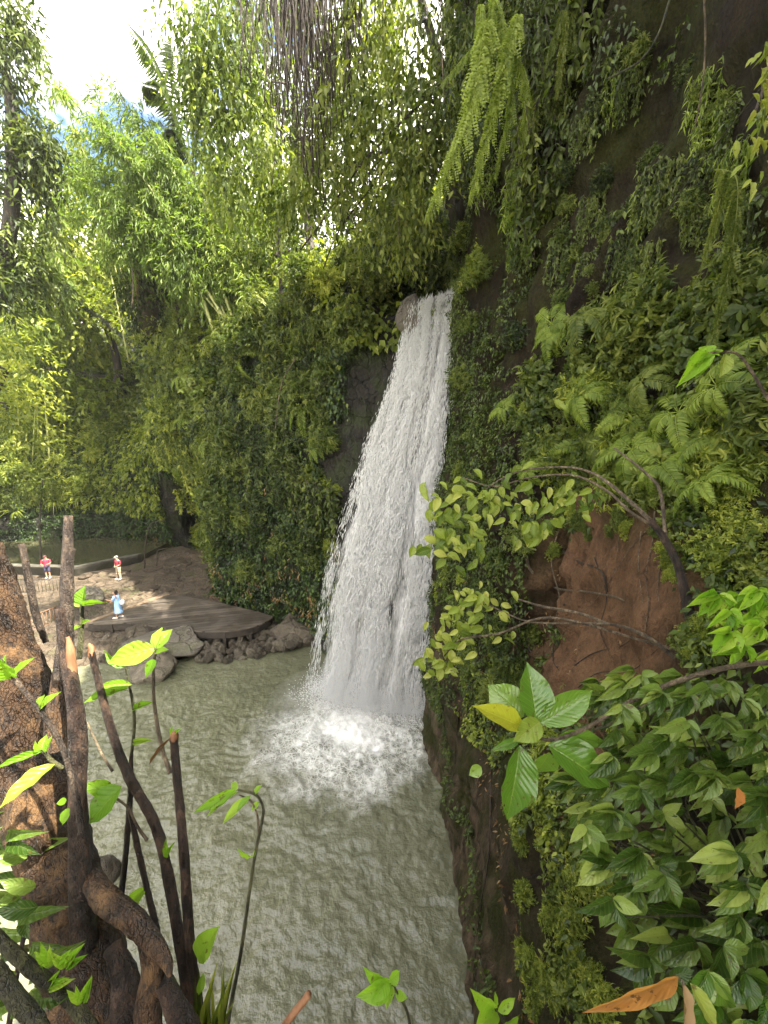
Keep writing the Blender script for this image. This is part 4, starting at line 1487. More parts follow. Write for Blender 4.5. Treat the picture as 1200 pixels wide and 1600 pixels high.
leaves(mb, LF, P, d, np.stack([np.cos(a), np.sin(a), .4 + 0 * a], 1) + r.normal(0, .4, (n, 3)), L, L * .5, np.clip(r.normal(.45, .17, n), 0, 1))
link('creepers', mb.mesh('creepers', M['leaf_dark']), o)


# ------------------------------------------------------------------ bamboo
def bamboo(label, base, tops, seed, L=.42, n_sprig=46, mat='leaf_bamboo', rad=.075, group=None, spread=.7):
    r = rng_(seed)
    o = thing('bamboo_clump', label, 'bamboo', base, group=group)
    B = np.array(base)
    mb = MB()
    for k, tp in enumerate(tops):
        st = np.array([r.normal(0, spread), r.normal(0, spread * .6), -.3])
        e = np.array(tp) - B
        e[1] += r.normal(0, .6)
        mid = st * .4 + e * .55 + np.array([0, 0, .16 * np.linalg.norm(e)])
        P = smooth_path([st, (st * .8 + mid) / 2 + np.array([0, 0, .04 * np.linalg.norm(e)]), mid, e], 7)
        cm = MB()
        kk = len(P)
        rd = lerp_arr([rad * r.uniform(.8, 1.15), .012], kk)
        tube(cm, P, rd, 6, .5)
        link('culm', cm.mesh('culm', M['culm']), o)
        ln = np.linalg.norm(e)
        for q in range(n_sprig):
            t = .30 + .70 * r.random() ** .8
            c = np.array([np.interp(t, np.linspace(0, 1, kk), P[:, i]) for i in range(3)])
            ax = nrmz(r.normal(0, .6, 3) + np.array([0, 0, -.15]))
            m = 26
            sl = r.uniform(.7, 1.7)
            tt = r.random(m)
            pos = c + ax * (tt * sl)[:, None] + np.array([0, 0, -.5]) * (tt ** 2 * sl)[:, None] + r.normal(0, .12, (m, 3))
            dd = ax * .6 + np.array([0, 0, -.75]) + r.normal(0, .45, (m, 3))
            ll = L * r.uniform(.5, 1.1, m)
            leaves(mb, LF, pos, dd, np.array([0, -.2, .8]) + r.normal(0, .5, (m, 3)), ll, ll * .16, np.clip(r.normal(.5, .1) + r.normal(0, .12, m), 0, 1))
    link('foliage', mb.mesh('foliage', M[mat]), o)
    return o


b0 = hit(380, 530, ['back'])[0]
YB = b0.y
r = rng_(530)
bamboo('big bamboo clump on the ivy wall arching far out to the left', b0,
       [at(px, py, YB + dy) for px, py, dy in [(95, 235, 0), (130, 175, 1), (165, 210, -1), (110, 320, 0), (150, 270, 1), (205, 215, 0), (180, 330, -1), (215, 280, 1), (250, 230, 0), (150, 380, -.5), (240, 330, 1.5), (275, 270, .5), (195, 160, 2), (120, 280, -1)]], 531, rad=.085, n_sprig=75)
b1 = hit(410, 525, ['back'])[0]
bamboo('upright bamboo clump leaning up under the hanging canopy', b1,
       [at(px, py, YB + dy) for px, py, dy in [(290, 300, 1), (320, 250, 2), (345, 300, 2), (370, 260, 1), (400, 300, 2), (330, 360, 0), (300, 380, 1), (420, 330, 1)]], 532, rad=.08, n_sprig=46)
bamboo('thin bamboo with a feathery tip against the blue sky', at(200, 420, 30) - Vector((0, 0, 6)),
       [at(45, 60, 28), at(70, 95, 29), at(140, 130, 29), at(105, 150, 28)], 533, rad=.05, n_sprig=20, L=.6)
bamboo('bamboo behind the far left tree', (-33, 36, 9), [at(60, 300, 34), at(95, 290, 35), at(40, 400, 34), at(110, 380, 35), at(120, 440, 35)], 534, rad=.07, n_sprig=40, L=.7)


# ------------------------------------------------------------------ palms
def palm(label, base, head, fronds, mat, seed, L, trunk_r=.16, leafl=.5, bark='bark'):
    o = thing('palm_tree', label, 'palm tree', base)
    B = Vector(base)
    mb = MB()
    tube(mb, smooth_path([Vector((0, 0, -.3)), (Vector(head) - B) * .5 + Vector((.2, 0, .2)), Vector(head) - B], 6), lerp_arr([trunk_r, trunk_r * .7], 13), 8, .5, jitter=.08)
    link('trunk', mb.mesh('trunk', M[bark]), o)
    r = rng_(seed)
    for tip, sag in fronds:
        mb = MB()
        h = np.array(head) - np.array(B)
        e = np.array(tip) - np.array(B)
        P = smooth_path([h, (h + e) / 2 + np.array([0, 0, sag]), e], 8)
        tube(mb, P, lerp_arr([.05, .012], len(P)), 5, .6)
        T = nrmz(np.gradient(P, axis=0))
        n = 34
        for s in (1, -1):
            t = np.linspace(.12, 1, n)
            pos = np.stack([np.interp(t, np.linspace(0, 1, len(P)), P[:, k]) for k in range(3)], 1)
            tn = np.stack([np.interp(t, np.linspace(0, 1, len(P)), T[:, k]) for k in range(3)], 1)
            sd = nrmz(np.cross(tn, np.array([0, 0, 1.0])))
            ll = leafl * np.sin(np.pi * np.clip(t * .9 + .08, 0, 1)) ** .6 * r.uniform(.85, 1.1, n)
            leaves(mb, LM, pos, sd * s + tn * .55 + np.array([0, 0, -.45]), np.cross(sd, tn) + r.normal(0, .1, (n, 3)), ll, ll * .13, np.clip(r.normal(.4, .1, n), 0, 1))
        link('frond', mb.mesh('frond', M[mat]), o)
    return o


palm('dark sugar palm with feather fronds against the white cloud', (-6.5, 27, 15), at(300, 265, 24),
     [(at(200, 38, 23), 1.2), (at(222, 130, 23), 1.3), (at(270, 60, 25), 1.0), (at(330, 120, 25), 1.0), (at(245, 215, 23), .8), (at(380, 180, 25), 1.0)], 'leaf_dark', 541, 6, leafl=1.25)
palm('leaning thin palm with a bleached drooping frond beside the creeper trunk', hit(290, 520, ['back'])[0], at(205, 335, 24),
     [(at(152, 325, 24), .5), (at(165, 400, 24), .9), (at(215, 470, 24), .8), (at(250, 320, 24), .6)], 'leaf_dead', 542, 3, trunk_r=.12, leafl=.7, bark='bark_dark')

# ------------------------------------------------------------------ canopy that hangs over the fall, rooted on the cliff top
tree('tree with bright yellow green leaves hanging in front of the sky, top centre', [(-4.8, 19.5, 17), (-4.3, 18, 21), (-3.2, 16.5, 26)],
     [px_blob(*b) for b in [(350, 60, 15, 60, 70), (310, 20, 15, 40, 50), (345, 170, 15, 55, 60), (400, 110, 15, 50, 70), (400, 240, 15, 60, 55), (350, 270, 15.5, 40, 40), (440, 310, 15.5, 45, 40), (370, -30, 15, 70, 60), (315, 120, 15, 30, 45)]],
     'leaf_canopy', .25, 551, dens=.80, wr=.40, droop=1.3, trad=(.09, .05), slen=1.0, lumps=7)
tree('tree with mid green leaves spreading over the top of the waterfall', [(3.4, 17, 20), (2.2, 16, 23), (.5, 14.5, 26)],
     [px_blob(*b) for b in [(560, 60, 13.5, 60, 70), (520, 200, 13.5, 60, 60), (600, 170, 13, 60, 70), (660, 80, 12.5, 60, 80), (560, 290, 14, 60, 50), (640, 250, 13, 50, 55), (470, 270, 14.5, 45, 55), (610, -20, 13, 80, 60), (640, 345, 14, 45, 35), (690, 190, 12.5, 40, 60)]],
     'leaf_mid', .24, 552, dens=.85, wr=.40, droop=1.1, trad=(.25, .10), slen=.9, lumps=7)
tree('dark leaved tree overhanging the upper right cliff', [(4.2, 11, 23), (3.4, 10.5, 24), (2.2, 10, 24.5)],
     [px_blob(*b) for b in [(740, 40, 10.5, 60, 70), (800, 60, 10, 60, 80), (870, 40, 9.5, 60, 70), (760, 160, 10.5, 50, 60), (840, 160, 10, 50, 60), (720, -60, 11, 80, 60), (850, -60, 10, 80, 60), (940, 0, 9, 30, 40)]],
     'leaf_dark', .17, 553, dens=.75, wr=.38, droop=1.0, trad=(.18, .08), slen=.6, lumps=7)

# dead aerial roots hanging in front of the canopy
r = rng_(560)
top = at(480, -60, 12.5)
o = thing('root_mass', 'brown curtain of dry hanging roots at the top edge above the waterfall', 'hanging roots', top)
mb = MB()
for k in range(240):
    u = r.normal(0, .85)
    l = r.uniform(1.2, 5.6) * math.exp(-abs(u) * .45)
    z = np.linspace(.6, -l, 8)
    P = np.stack([u + .06 * np.sin(z * 3 + k) + r.normal(0, .04) * z, r.normal(0, .30) + .05 * np.cos(z * 2.3 + k * 2), z], 1)
    tube(mb, P, r.uniform(.006, .017), 4)
link('roots', mb.mesh('roots', M['root_dark']), o)
o.children[0]['kind'] = 'stuff'

# long lianas
VN = [
    ('thin straight liana hanging down the canopy left of the root curtain', [(437, -20, 11), (432, 200, 11), (425, 290, 11)], .010, 'root_dark'),
    ('pale liana hanging from the canopy above the waterfall lip', [(688, -20, 10), (691, 90, 10), (694, 160, 10)], .012, 'twig'),
    ('pale broken root dangling just above the waterfall lip', [(618, 290, 13), (623, 330, 13), (624, 380, 13)], .022, 'bark_pale'),
    ('long diagonal liana sloping down left through the canopy', [(690, 130, 12.5), (570, 250, 13), (500, 350, 14), (470, 390, 14.5)], .035, 'root_dark'),
    ('second diagonal liana below the first, nearly parallel to it', [(655, 190, 13), (590, 280, 13.5), (530, 360, 14), (505, 420, 15)], .028, 'root_dark'),
    ('looping grey green vine at the top right beside the black gap', [(1052, -20, 5.8), (1030, 50, 5.8), (1000, 95, 5.9), (950, 123, 6.2)], .014, 'twig_green'),
    ('pale straight vine hanging over the upper right rock face', [(1100, -20, 4.6), (1102, 60, 4.7), (1098, 130, 4.8), (1086, 200, 4.9)], .010, 'twig'),
    ('thin taut vine slanting across the right cliff', [(1195, 130, 3.2), (1100, 250, 4.2), (1050, 320, 4.8), (1032, 360, 5.2)], .006, 'twig_green'),
    ('pale creeper thread hanging down the ivy wall', [(462, 560, 17.2), (440, 600, 17.3), (430, 670, 17.4)], .022, 'twig'),
    ('liana dangling from the bamboo in front of the dark trunk', [(206, 410, 22), (208, 450, 22), (206, 480, 22)], .03, 'twig'),
    ('slim diagonal branch crossing below the canopy centre', [(900, -40, 9), (880, 40, 9.3), (790, 140, 10)], .012, 'twig'),
]
for lab, pts, rad, mt in VN:
    P = smooth_path([at(*q) for q in pts], 6)
    o = thing('hanging_vine', lab, 'vine', P[0])
    mb = MB()
    tube(mb, P - P[0], lerp_arr([rad, rad * .7], len(P)), 6, jitter=.15)
    o2 = link('stem', mb.mesh('stem', M[mt]), o)

# ------------------------------------------------------------------ plants on the right cliff
FB = [fern_proto(600, 'leaf_fern', k=8, drop=1.1, n=26, tpl=LM, pw=.034, plen=.2), fern_proto(610, 'leaf_mid', k=7, drop=1.3, n=22, tpl=LM, pw=.04, plen=.22)]
RF = [
    (880, 505, .75, 'fern with three pale fronds on the cliff right of the waterfall lip'), (925, 520, .65, 'fern beside the three pale fronds, a little to their right'),
    (870, 545, .55, 'small fern below the three pale fronds'), (800, 640, .5, 'little fern in the ivy right of the waterfall'),
    (955, 690, .62, 'pale fern in the middle of the right cliff'), (1010, 715, .6, 'dark fern hanging above the bare soil'),
    (1080, 660, .55, 'bright fern with horizontal fronds near the right edge'), (1130, 700, .5, 'fern at the right edge below the bright one'),
    (890, 690, .6, 'fern above the arching yellow leaved twigs'), (1035, 600, .5, 'fern under the black hollow of the right cliff'),
    (1170, 590, .5, 'fern near the right edge at the height of the lip'), (930, 620, .6, 'fern half way between the lip and the bare soil'),
    (840, 730, .5, 'fern right of the fall just above the yellow leaves'), (1150, 780, .4, 'fern beside the dark leaning branch'),
    (1000, 640, .55, 'fern among broad leaves at mid height of the right cliff'), (1060, 740, .5, 'fern just above the dark leaning branch'),
]
for px, py, s, lab in RF:
    h = hit(px, py, ['right'])
    if h:
        FB[int(px / 5) % 2].spawn(lab, 'fern', None, h[0] + h[1] * .3, upright(h[1], .7, px * .61), s * 1.15)
G1 = 'broad leaved plants on the right cliff above the soil scar'
sow([(900, 480), (1200, 420), (1200, 620), (1000, 600), (930, 560)], 14, [BU['broad_mid'], BU['lance_mid']], (.30, .55), 'leafy plant growing from the right cliff under the black hollows', 'plants under the black hollows', 61, k=.8, keys=['right'], cat='plant')
sow([(800, 580), (1000, 620), (1200, 640), (1200, 760), (1020, 790), (860, 770)], 30, [BU['broad_mid'], BU['lance_light'], BU['fine_mid'], BU['lance_mid']], (.26, .5), 'leafy plant growing from the right cliff above the soil scar', G1, 62, k=.8, keys=['right'], cat='plant')
sow([(715, 480), (800, 490), (830, 700), (830, 1050), (780, 1160), (700, 1000), (700, 640)], 26, [BU['fine_mid'], BU['lance_mid'], BU['fine_dark']], (.3, .5), 'small leafy plant in the ivy curtain at the right side of the waterfall', 'plants in the ivy curtain beside the waterfall', 63, k=.85, keys=['right'], cat='plant')
sow([(850, 790), (1070, 800), (1060, 850), (960, 835), (860, 860)], 14, [BU['fine_mid'], BU['lance_mid'], BU['fine_light']], (.10, .2), 'small leafy plant hanging over the top edge of the soil scar', 'plants over the top edge of the soil scar', 60, k=.9, keys=['right'], cat='plant')
sow([(1040, 850), (1095, 850), (1100, 1060), (1060, 1060)], 12, [BU['fine_mid'], BU['broad_mid'], BU['fine_light']], (.08, .17), 'little weed between the soil scar and the leaning branch', 'weeds between soil scar and leaning branch', 59, k=.9, keys=['right'], cat='plant')
sow([(1070, 800), (1200, 780), (1200, 1030), (1100, 1050)], 10, [BU['broad_mid'], BU['fine_light']], (.16, .3), 'small plant on the mossy rock right of the soil scar', 'plants right of the soil scar', 64, k=.8, keys=['right'], cat='plant')
sow([(800, 1210), (900, 1180), (960, 1280), (960, 1600), (830, 1600)], 40, [BU['fine_light'], BU['lance_light'], BU['fine_light'], BU['broad_mid']], (.13, .24), 'small bright weed at the edge of the ledge beside the wet rock', 'weeds at the edge of the ledge', 65, k=.7, keys=['right'], cat='plant')
sow([(690, 330), (760, 400), (720, 470), (690, 450)], 8, [BU['lance_light'], BU['lance_mid']], (.4, .7), 'drooping lance leaved plant right above the waterfall lip', 'plants right above the waterfall lip', 66, k=.8, keys=['right'], cat='plant')
sow([(880, 60), (1050, 60), (1180, 250), (1190, 430), (1000, 470), (860, 470), (820, 330)], 40, [BU['fine_mid'], BU['lance_mid'], BU['fine_dark'], BU['fine_mid']], (.10, .26), 'small dark plant rooted in the shaded upper right rock face', 'small plants on the upper right rock face', 68, k=.85, keys=['right'], cat='plant')
r = rng_(69)
for k in range(34):
    px, py = r.uniform(800, 1190), r.uniform(60, 430)
    h = hit(px, py, ['right'])
    if h:
        DR[['dark', 'mid', 'lance'][k % 3]].spawn('thin creeper trailing down the upper right rock face', 'creeper', 'creepers trailing on the upper right rock', h[0] + h[1] * .08,
                                          Vector((0, -1, 0)).rotation_difference(Vector((h[1].x, h[1].y, 0)).normalized()), (r.uniform(.3, .7), .5, r.uniform(.5, 1.0)))
r = rng_(67)
for k in range(26):
    px, py = r.uniform(700, 900), r.uniform(-60, 300)
    h = hit(px, py, ['right'])
    if h:
        DR[['mid', 'dark', 'lance', 'dark'][k % 4]].spawn('hanging creeper curtain under the overhang at the top right', 'creeper', 'creepers under the top right overhang', h[0] + h[1] * .25,
                                                  Vector((0, -1, 0)).rotation_difference(Vector((h[1].x, h[1].y, 0)).normalized()), r.uniform(.9, 1.7))


def hang_fern(label, root, tips, seed, mat='leaf_fern', plen=.15, n=52, sub=11, wide=0.0):
    """long doubly feathered fronds that hang from one root, a thing with each frond a part"""
    o = thing('hanging_fern', label, 'fern', root)
    B = np.array(root)
    r = rng_(seed)
    for k, tip in enumerate(tips):
        s0 = np.array([r.uniform(-1, .4), 0, r.uniform(-.6, .5)]) * wide
        e = np.array(tip) - B
        ln = np.linalg.norm(e - s0)
        P = smooth_path([s0, s0 * .7 + e * .25 + np.array([0, -.12, .10]) * ln, e * .6 + np.array([0, -.10, .08]) * ln, e], 8)
        T = nrmz(np.gradient(P, axis=0))
        mb = MB()
        tube(mb, P, lerp_arr([.008, .002], len(P)), 5, .9)
        ss = np.linspace(0, 1, len(P))
        t = np.linspace(.08, 1, n)
        pos = np.stack([np.interp(t, ss, P[:, q]) for q in range(3)], 1)
        tn = np.stack([np.interp(t, ss, T[:, q]) for q in range(3)], 1)
        for s in (1, -1):
            sd = nrmz(np.cross(tn, np.array([.15 * r.normal(), -1.0, .1])))
            pl = plen * ln * np.sin(np.pi * np.clip(t * .86 + .1, 0, 1)) ** .6 * r.uniform(.7, 1.15, n)
            d0 = nrmz(sd * s * r.uniform(.15, .55) + tn * .30 + np.array([0, 0, -.95]) + r.normal(0, .12, (n, 3)))
            nn = nrmz(np.array([.25 * s, -.9, .35]) + r.normal(0, .25, (n, 3)))
            ti = np.clip(.6 + r.normal(0, .1, n), 0, 1)
            for q in range(sub):
                f = (q + .5) / sub
                pp = pos + d0 * (pl * f)[:, None] + np.array([0, 0, -.15]) * (pl * f * f)[:, None]
                for s2 in (1, -1):
                    ax = nrmz(np.cross(nn, d0)) * s2
                    leaves(mb, LF, pp, ax + d0 * .6 + r.normal(0, .12, (n, 3)), nn + r.normal(0, .2, (n, 3)), pl * .20 * (1 - .7 * f) + .004, pl * .10, np.clip(ti + r.normal(0, .12, n), 0, 1))
        link('frond', mb.mesh('frond', M[mat]), o)
    return o


hang_fern('bright green feathery fern fronds hanging over the upper middle of the gorge', at(815, 40, 8.6),
          [at(668, 335, 8.0), at(695, 250, 8.1), at(722, 200, 8.2), at(735, 310, 8.2), at(775, 270, 8.4), at(760, 150, 8.3), at(815, 250, 8.6), at(690, 130, 8.2)], 71, plen=.15, n=50, wide=.8)
hang_fern('long fern hanging straight down near the right edge', at(1118, 265, 4.3), [at(1112, 545, 4.0), at(1095, 420, 4.1), at(1130, 430, 4.1)], 72, mat='leaf_mid', plen=.13)
hang_fern('shaded fern hanging high up in front of the right overhang', at(880, 20, 8.0), [at(870, 150, 7.8), at(900, 120, 7.8), at(850, 110, 7.8)], 73, mat='leaf_mid', plen=.18)

# ------------------------------------------------------------------ the bank with deck, rocks, upper pool and people
def rock_mesh(seed, mat, amp=.28, sub=3, flat=.75):
    import bmesh
    bm = bmesh.new()
    bmesh.ops.create_icosphere(bm, subdivisions=sub, radius=1)
    r = rng_(seed)
    cuts = nrmz(r.normal(size=(9, 3)))
    dist = r.uniform(.55, .9, 9)
    off = Vector((seed * 3.1, seed * 1.7, 0))
    for v in bm.verts:
        p = np.array(v.co)
        for c, dd in zip(cuts, dist):                               # broken faces
            q = p @ c - dd
            if q > 0:
                p = p - c * q * .9
        n = mnoise.fractal(Vector(p) * 1.6 + off, 1.0, 2.0, 4)
        p = p * (1 + amp * .5 * n)
        v.co = (p[0], p[1], p[2] * flat)
    me = bpy.data.meshes.new('rock')
    bm.to_mesh(me)
    bm.free()
    me.materials.append(M[mat])
    me.polygons.foreach_set('use_smooth', np.ones(len(me.polygons), bool))
    return me


M['stone'] = rock_mat('stone', (.055, .046, .033), (.31, .265, .19), moss=(.07, .08, .03), moss_lo=.60, moss_hi=.75, wet=.45)
M['stone_dark'] = rock_mat('stone_dark', (.026, .021, .015), (.20, .165, .115), moss_lo=.8, moss_hi=.9, wet=.25)
M['boulder'] = rock_mat('boulder', (.07, .06, .045), (.27, .24, .19), moss=(.08, .09, .03), moss_lo=.52, moss_hi=.70, wet=.5)


def rock_at(name, label, px0, px1, py0, py1, z, seed, mat, depth=.8, group=None, lift=.0, amp=.28):
    c = atz((px0 + px1) / 2, py1 - (py1 - py0) * .25, z)
    fw = c.y * CP - (c.z - CAM_H) * SP
    w = (px1 - px0) * fw / F / 2
    h = (py1 - py0) * fw / F / 2 * .95
    o = thing(name, label, 'boulder' if w > .4 else 'rock', (c.x, c.y, c.z + h * .35 + lift), (0, 0, 0), group, rock_mesh(seed, mat, amp, 4, 1.0))
    o.scale = (w * 1.15, w * depth, h * 1.15)
    return o


rock_at('boulder', 'big rounded mossy boulder in front of the wooden deck', 206, 316, 974, 1026, .35, 701, 'boulder', .7)
rock_at('boulder', 'grey boulder lying lowest in the water below the big mossy one', 210, 276, 1014, 1066, 0.0, 702, 'stone', .9)
rock_at('boulder', 'flat stone between the deck steps and the big mossy boulder', 200, 240, 972, 1000, .6, 703, 'stone_dark', .8)
rock_at('boulder', 'dark wet rock breaking the water behind the leaning trunk', 140, 186, 1334, 1385, 0.0, 704, 'stone_dark', .8)
rock_at('boulder', 'mossy boulder on the bank behind the left end of the deck', 112, 158, 915, 945, 1.2, 705, 'boulder', .8)
rock_at('boulder', 'brown boulder sitting on the lip of the waterfall', 622, 668, 472, 530, 15.4, 706, 'boulder', .8, lift=.2)
rock_at('boulder', 'long dark rock slab jutting out left of the falling water', 510, 548, 730, 800, 8.2, 707, 'stone_dark', .6)
rock_at('boulder', 'low rock at the foot of the ivy wall right of the stone pile', 425, 500, 955, 1012, .1, 708, 'stone_dark', .6)
def flat(me):
    me.polygons.foreach_set('use_smooth', np.zeros(len(me.polygons), bool))
    return me


stones = [flat(rock_mesh(720 + k, ['stone', 'stone_dark'][k % 3 == 0], .25, 2, .8)) for k in range(9)]
r = rng_(730)
pile = [(300, 1002), (345, 1000), (400, 988), (432, 978), (482, 984), (480, 1004), (440, 1014), (385, 1030), (312, 1036)]
pile2 = [(105, 1005), (150, 990), (205, 1000), (210, 1030), (120, 1035)]
proto_rock = None
for poly, cnt, lab, grp in ((pile, 150, 'angular grey stone in the loose pile between deck and pool', 'stones in the pile between deck and pool'),
                            (pile2, 30, 'stone on the shore left of the two big boulders', 'stones on the shore left of the boulders')):
    done = 0
    pp = np.array(poly)
    first = None
    while done < cnt:
        q = pp.min(0) + (pp.max(0) - pp.min(0)) * r.random(2)
        if not inpoly(np.array([q[0]]), np.array([q[1]]), poly)[0]:
            continue
        zz = np.interp(q[1], [980, 1035], [.55, .02]) + r.uniform(-.06, .16)
        c = atz(q[0], q[1], zz)
        s = r.uniform(.13, .30) * (1.35 if r.random() < .15 else 1)
        if first is None:
            o = first = thing('rock', lab, 'rock', c, group=grp, me=stones[0])
        else:
            o = first.copy()
            o.data = stones[int(r.integers(9))]
            COL.objects.link(o)
        o.location = c
        o.rotation_euler = tuple(r.uniform(0, 6.28, 3))
        o.scale = (s * r.uniform(.9, 1.4), s, s * r.uniform(.7, 1))
        done += 1
bl = [rock_mesh(740 + k, 'bank_rock', .2, 3, .45) for k in range(4)]
first = None
for k in range(34):
    px, py = r.uniform(120, 300), r.uniform(880, 928)
    h = hit(px, py, ['ground'])
    if not h:
        continue
    s = r.uniform(.12, .5)
    if first is None:
        o = first = thing('rock', 'flat tan rock lying on the stepped bank behind the deck', 'rock', h[0], group='flat rocks on the bank behind the deck', me=bl[0])
    else:
        o = first.copy()
        o.data = bl[int(r.integers(4))]
        COL.objects.link(o)
    o.location = h[0] + Vector((0, 0, -.02))
    o.rotation_euler = (0, 0, r.uniform(0, 6.28))
    o.scale = (s * 1.5, s, s * .6)

# --- deck
M['deck'] = None
m, nt, out = nodes_of('deck_planks')
p = nt.nodes.new('ShaderNodeBsdfPrincipled')
tc = nt.nodes.new('ShaderNodeTexCoord')
mp = nt.nodes.new('ShaderNodeMapping')
mp.inputs['Rotation'].default_value = (0, 0, R(-14))
nt.links.new(tc.outputs['Object'], mp.inputs['Vector'])
sep = nt.nodes.new('ShaderNodeSeparateXYZ')
nt.links.new(mp.outputs['Vector'], sep.inputs[0])
fy = mth(nt, 'MULTIPLY', sep.outputs[1], 3.4)
gap = ramp(nt, mth(nt, 'ABSOLUTE', mth(nt, 'SUBTRACT', mth(nt, 'FRACT', fy), .5)), [(.40, 0.0), (.45, 1.0)])
wn2 = nt.nodes.new('ShaderNodeTexWhiteNoise')
wn2.noise_dimensions = '1D'
nt.links.new(mth(nt, 'FLOOR', fy), wn2.inputs['W'])
grain = noise_t(nt, 3, 7, .65, vec=mp.outputs['Vector'], stretch=(.6, 6, 1))
blotch = noise_t(nt, .7, 5, .6)
c = ramp(nt, mth(nt, 'ADD', mth(nt, 'MULTIPLY', grain, .5), mth(nt, 'ADD', mth(nt, 'MULTIPLY', wn2.outputs['Value'], .2), mth(nt, 'MULTIPLY', blotch, .35))), [(.35, (.035, .028, .021)), (.75, (.150, .122, .092))])
c = mixc(nt, gap, c, (.006, .005, .004))
nt.links.new(c, p.inputs['Base Color'])
nt.links.new(ramp(nt, blotch, [(.4, .35), (.6, .7)]), p.inputs['Roughness'])
nt.links.new(bump(nt, mth(nt, 'SUBTRACT', grain, gap), .4, .02), p.inputs['Normal'])
nt.links.new(p.outputs[0], out.inputs['Surface'])
M['deck'] = m
M['deck_side'] = simple_mat('deck_side', (.012, .010, .008), (.05, .038, .028), 5, .6, .3, .02, stretch=(1, 1, 3))
M['deck_tan'] = simple_mat('deck_tan', (.10, .07, .045), (.22, .16, .10), 4, .7, .3, .02, stretch=(.5, 3, 1))
front = smooth_path([(135, 975), (168, 974), (200, 973), (233, 977), (270, 982), (308, 986), (354, 986), (396, 979), (420, 969), (427, 963)], 4)[:, :2] if False else \
    np.array([tuple(p_) for p_ in smooth_path([Vector((a_, b_, 0)) for a_, b_ in [(135, 975), (168, 974), (200, 973), (233, 977), (270, 982), (308, 986), (354, 986), (396, 979), (420, 969), (427, 963)]], 4)])[:, :2]
back = np.array([(400, 955), (362, 946), (325, 938), (287, 931), (267, 929), (235, 938), (200, 949), (165, 962)], float)
outl = np.array([tuple(atz(a_, b_, DECK_Z)) for a_, b_ in np.concatenate([front, back])])
dk = thing('wooden_deck', 'dark wet wooden deck with a curved front edge beside the pool', 'deck', outl.mean(0))
O = outl - outl.mean(0)


def prism(pts, z0, z1):
    n = len(pts)
    import bmesh
    bm = bmesh.new()
    lo = [bm.verts.new((a_[0], a_[1], z0)) for a_ in pts]
    hi = [bm.verts.new((a_[0], a_[1], z1)) for a_ in pts]
    bm.faces.new(hi)
    bm.faces.new(lo[::-1])
    for i in range(n):
        j = (i + 1) % n
        bm.faces.new((lo[i], lo[j], hi[j], hi[i]))
    bmesh.ops.recalc_face_normals(bm, faces=bm.faces)
    me = bpy.data.meshes.new('prism')
    bm.to_mesh(me)
    bm.free()
    return me


def add_prism(name, pts, z0, z1, mat, parent):
    me = prism(pts, z0, z1)
    me.name = name
    me.materials.append(M[mat])
    return link(name, me, parent)


add_prism('planking', O, -.07, 0, 'deck', dk)
nF = len(front)
ins = O[:nF] * .985
strip = np.concatenate([ins, (ins * .97)[::-1]])
add_prism('fascia', strip, -.42, -.072, 'deck_side', dk)
for k in range(4, nF - 2, 4):
    q = O[k] * .95
    s = .07
    add_prism('post', np.array([(q[0] - s, q[1] - s), (q[0] + s, q[1] - s), (q[0] + s, q[1] + s), (q[0] - s, q[1] + s)]), -1.3, -.073, 'deck_side', dk)
tan = [tuple(atz(a_, b_, DECK_Z) - Vector(outl.mean(0)))[:2] for a_, b_ in [(267, 928.5), (258, 927.5), (130, 973), (135, 975.2)]]
add_prism('edge_board', np.array(tan), -.06, .03, 'deck_tan', dk)
st = thing('steps', 'dark wet steps going down from the left end of the deck', 'steps', atz(168, 985, .9))
B = Vector(st.location)
for k, (a0, b0_, a1, b1_, z) in enumerate([(140, 976, 200, 974, 1.02), (146, 984, 202, 982, .78), (158, 994, 204, 991, .55)]):
    A, Bq = atz(a0, b0_, z) - B, atz(a1, b1_, z) - B
    pts = np.array([(A.x, A.y), (Bq.x, Bq.y), (Bq.x + .1, Bq.y + .55), (A.x + .1, A.y + .55)])
    add_prism('step', pts, A.z - .16, A.z, 'deck_side', st)

# --- upper pool with its dark coping
M['upper_water'] = simple_mat('upper_water', (.035, .035, .018), (.06, .058, .03), 1.2, .12, .25, .03)
cop = [(-60, 884), (8, 885), (92, 887), (112, 888), (180, 874), (215, 868)]
cp3 = [atz(a_, b_, 2.15) for a_, b_ in cop]
poly = [(v.x, v.y) for v in cp3] + [(-19.0, 33.6), (-26, 34.4), (-36, 33)]
me = prism(np.array(poly), 1.5, 2.02)
me.materials.append(M['upper_water'])
setting(link('water', me), 'still dark water of the upper pool under the layered bank', 'water')
cw = thing('coping_wall', 'low dark concrete wall that dams the upper pool', 'wall', cp3[2])
M['concrete_dark'] = simple_mat('concrete_dark', (.018, .017, .014), (.07, .062, .048), 2.5, .6, .4, .03)
M['concrete_top'] = simple_mat('concrete_top', (.05, .048, .04), (.15, .14, .11), 3, .5, .3, .02)
L0 = [(v.x - cp3[2].x, v.y - cp3[2].y) for v in cp3]
L1 = [(x_ + .05, y_ + .40) for x_, y_ in L0]
add_prism('body', np.array(L0 + L1[::-1]), -1.1, 0, 'concrete_dark', cw)
L2, L3 = [(x_ - .02, y_ - .05) for x_, y_ in L0], [(x_ + .05, y_ + .44) for x_, y_ in L0]
add_prism('capping', np.array(L2 + L3[::-1]), .002, .07, 'concrete_top', cw)


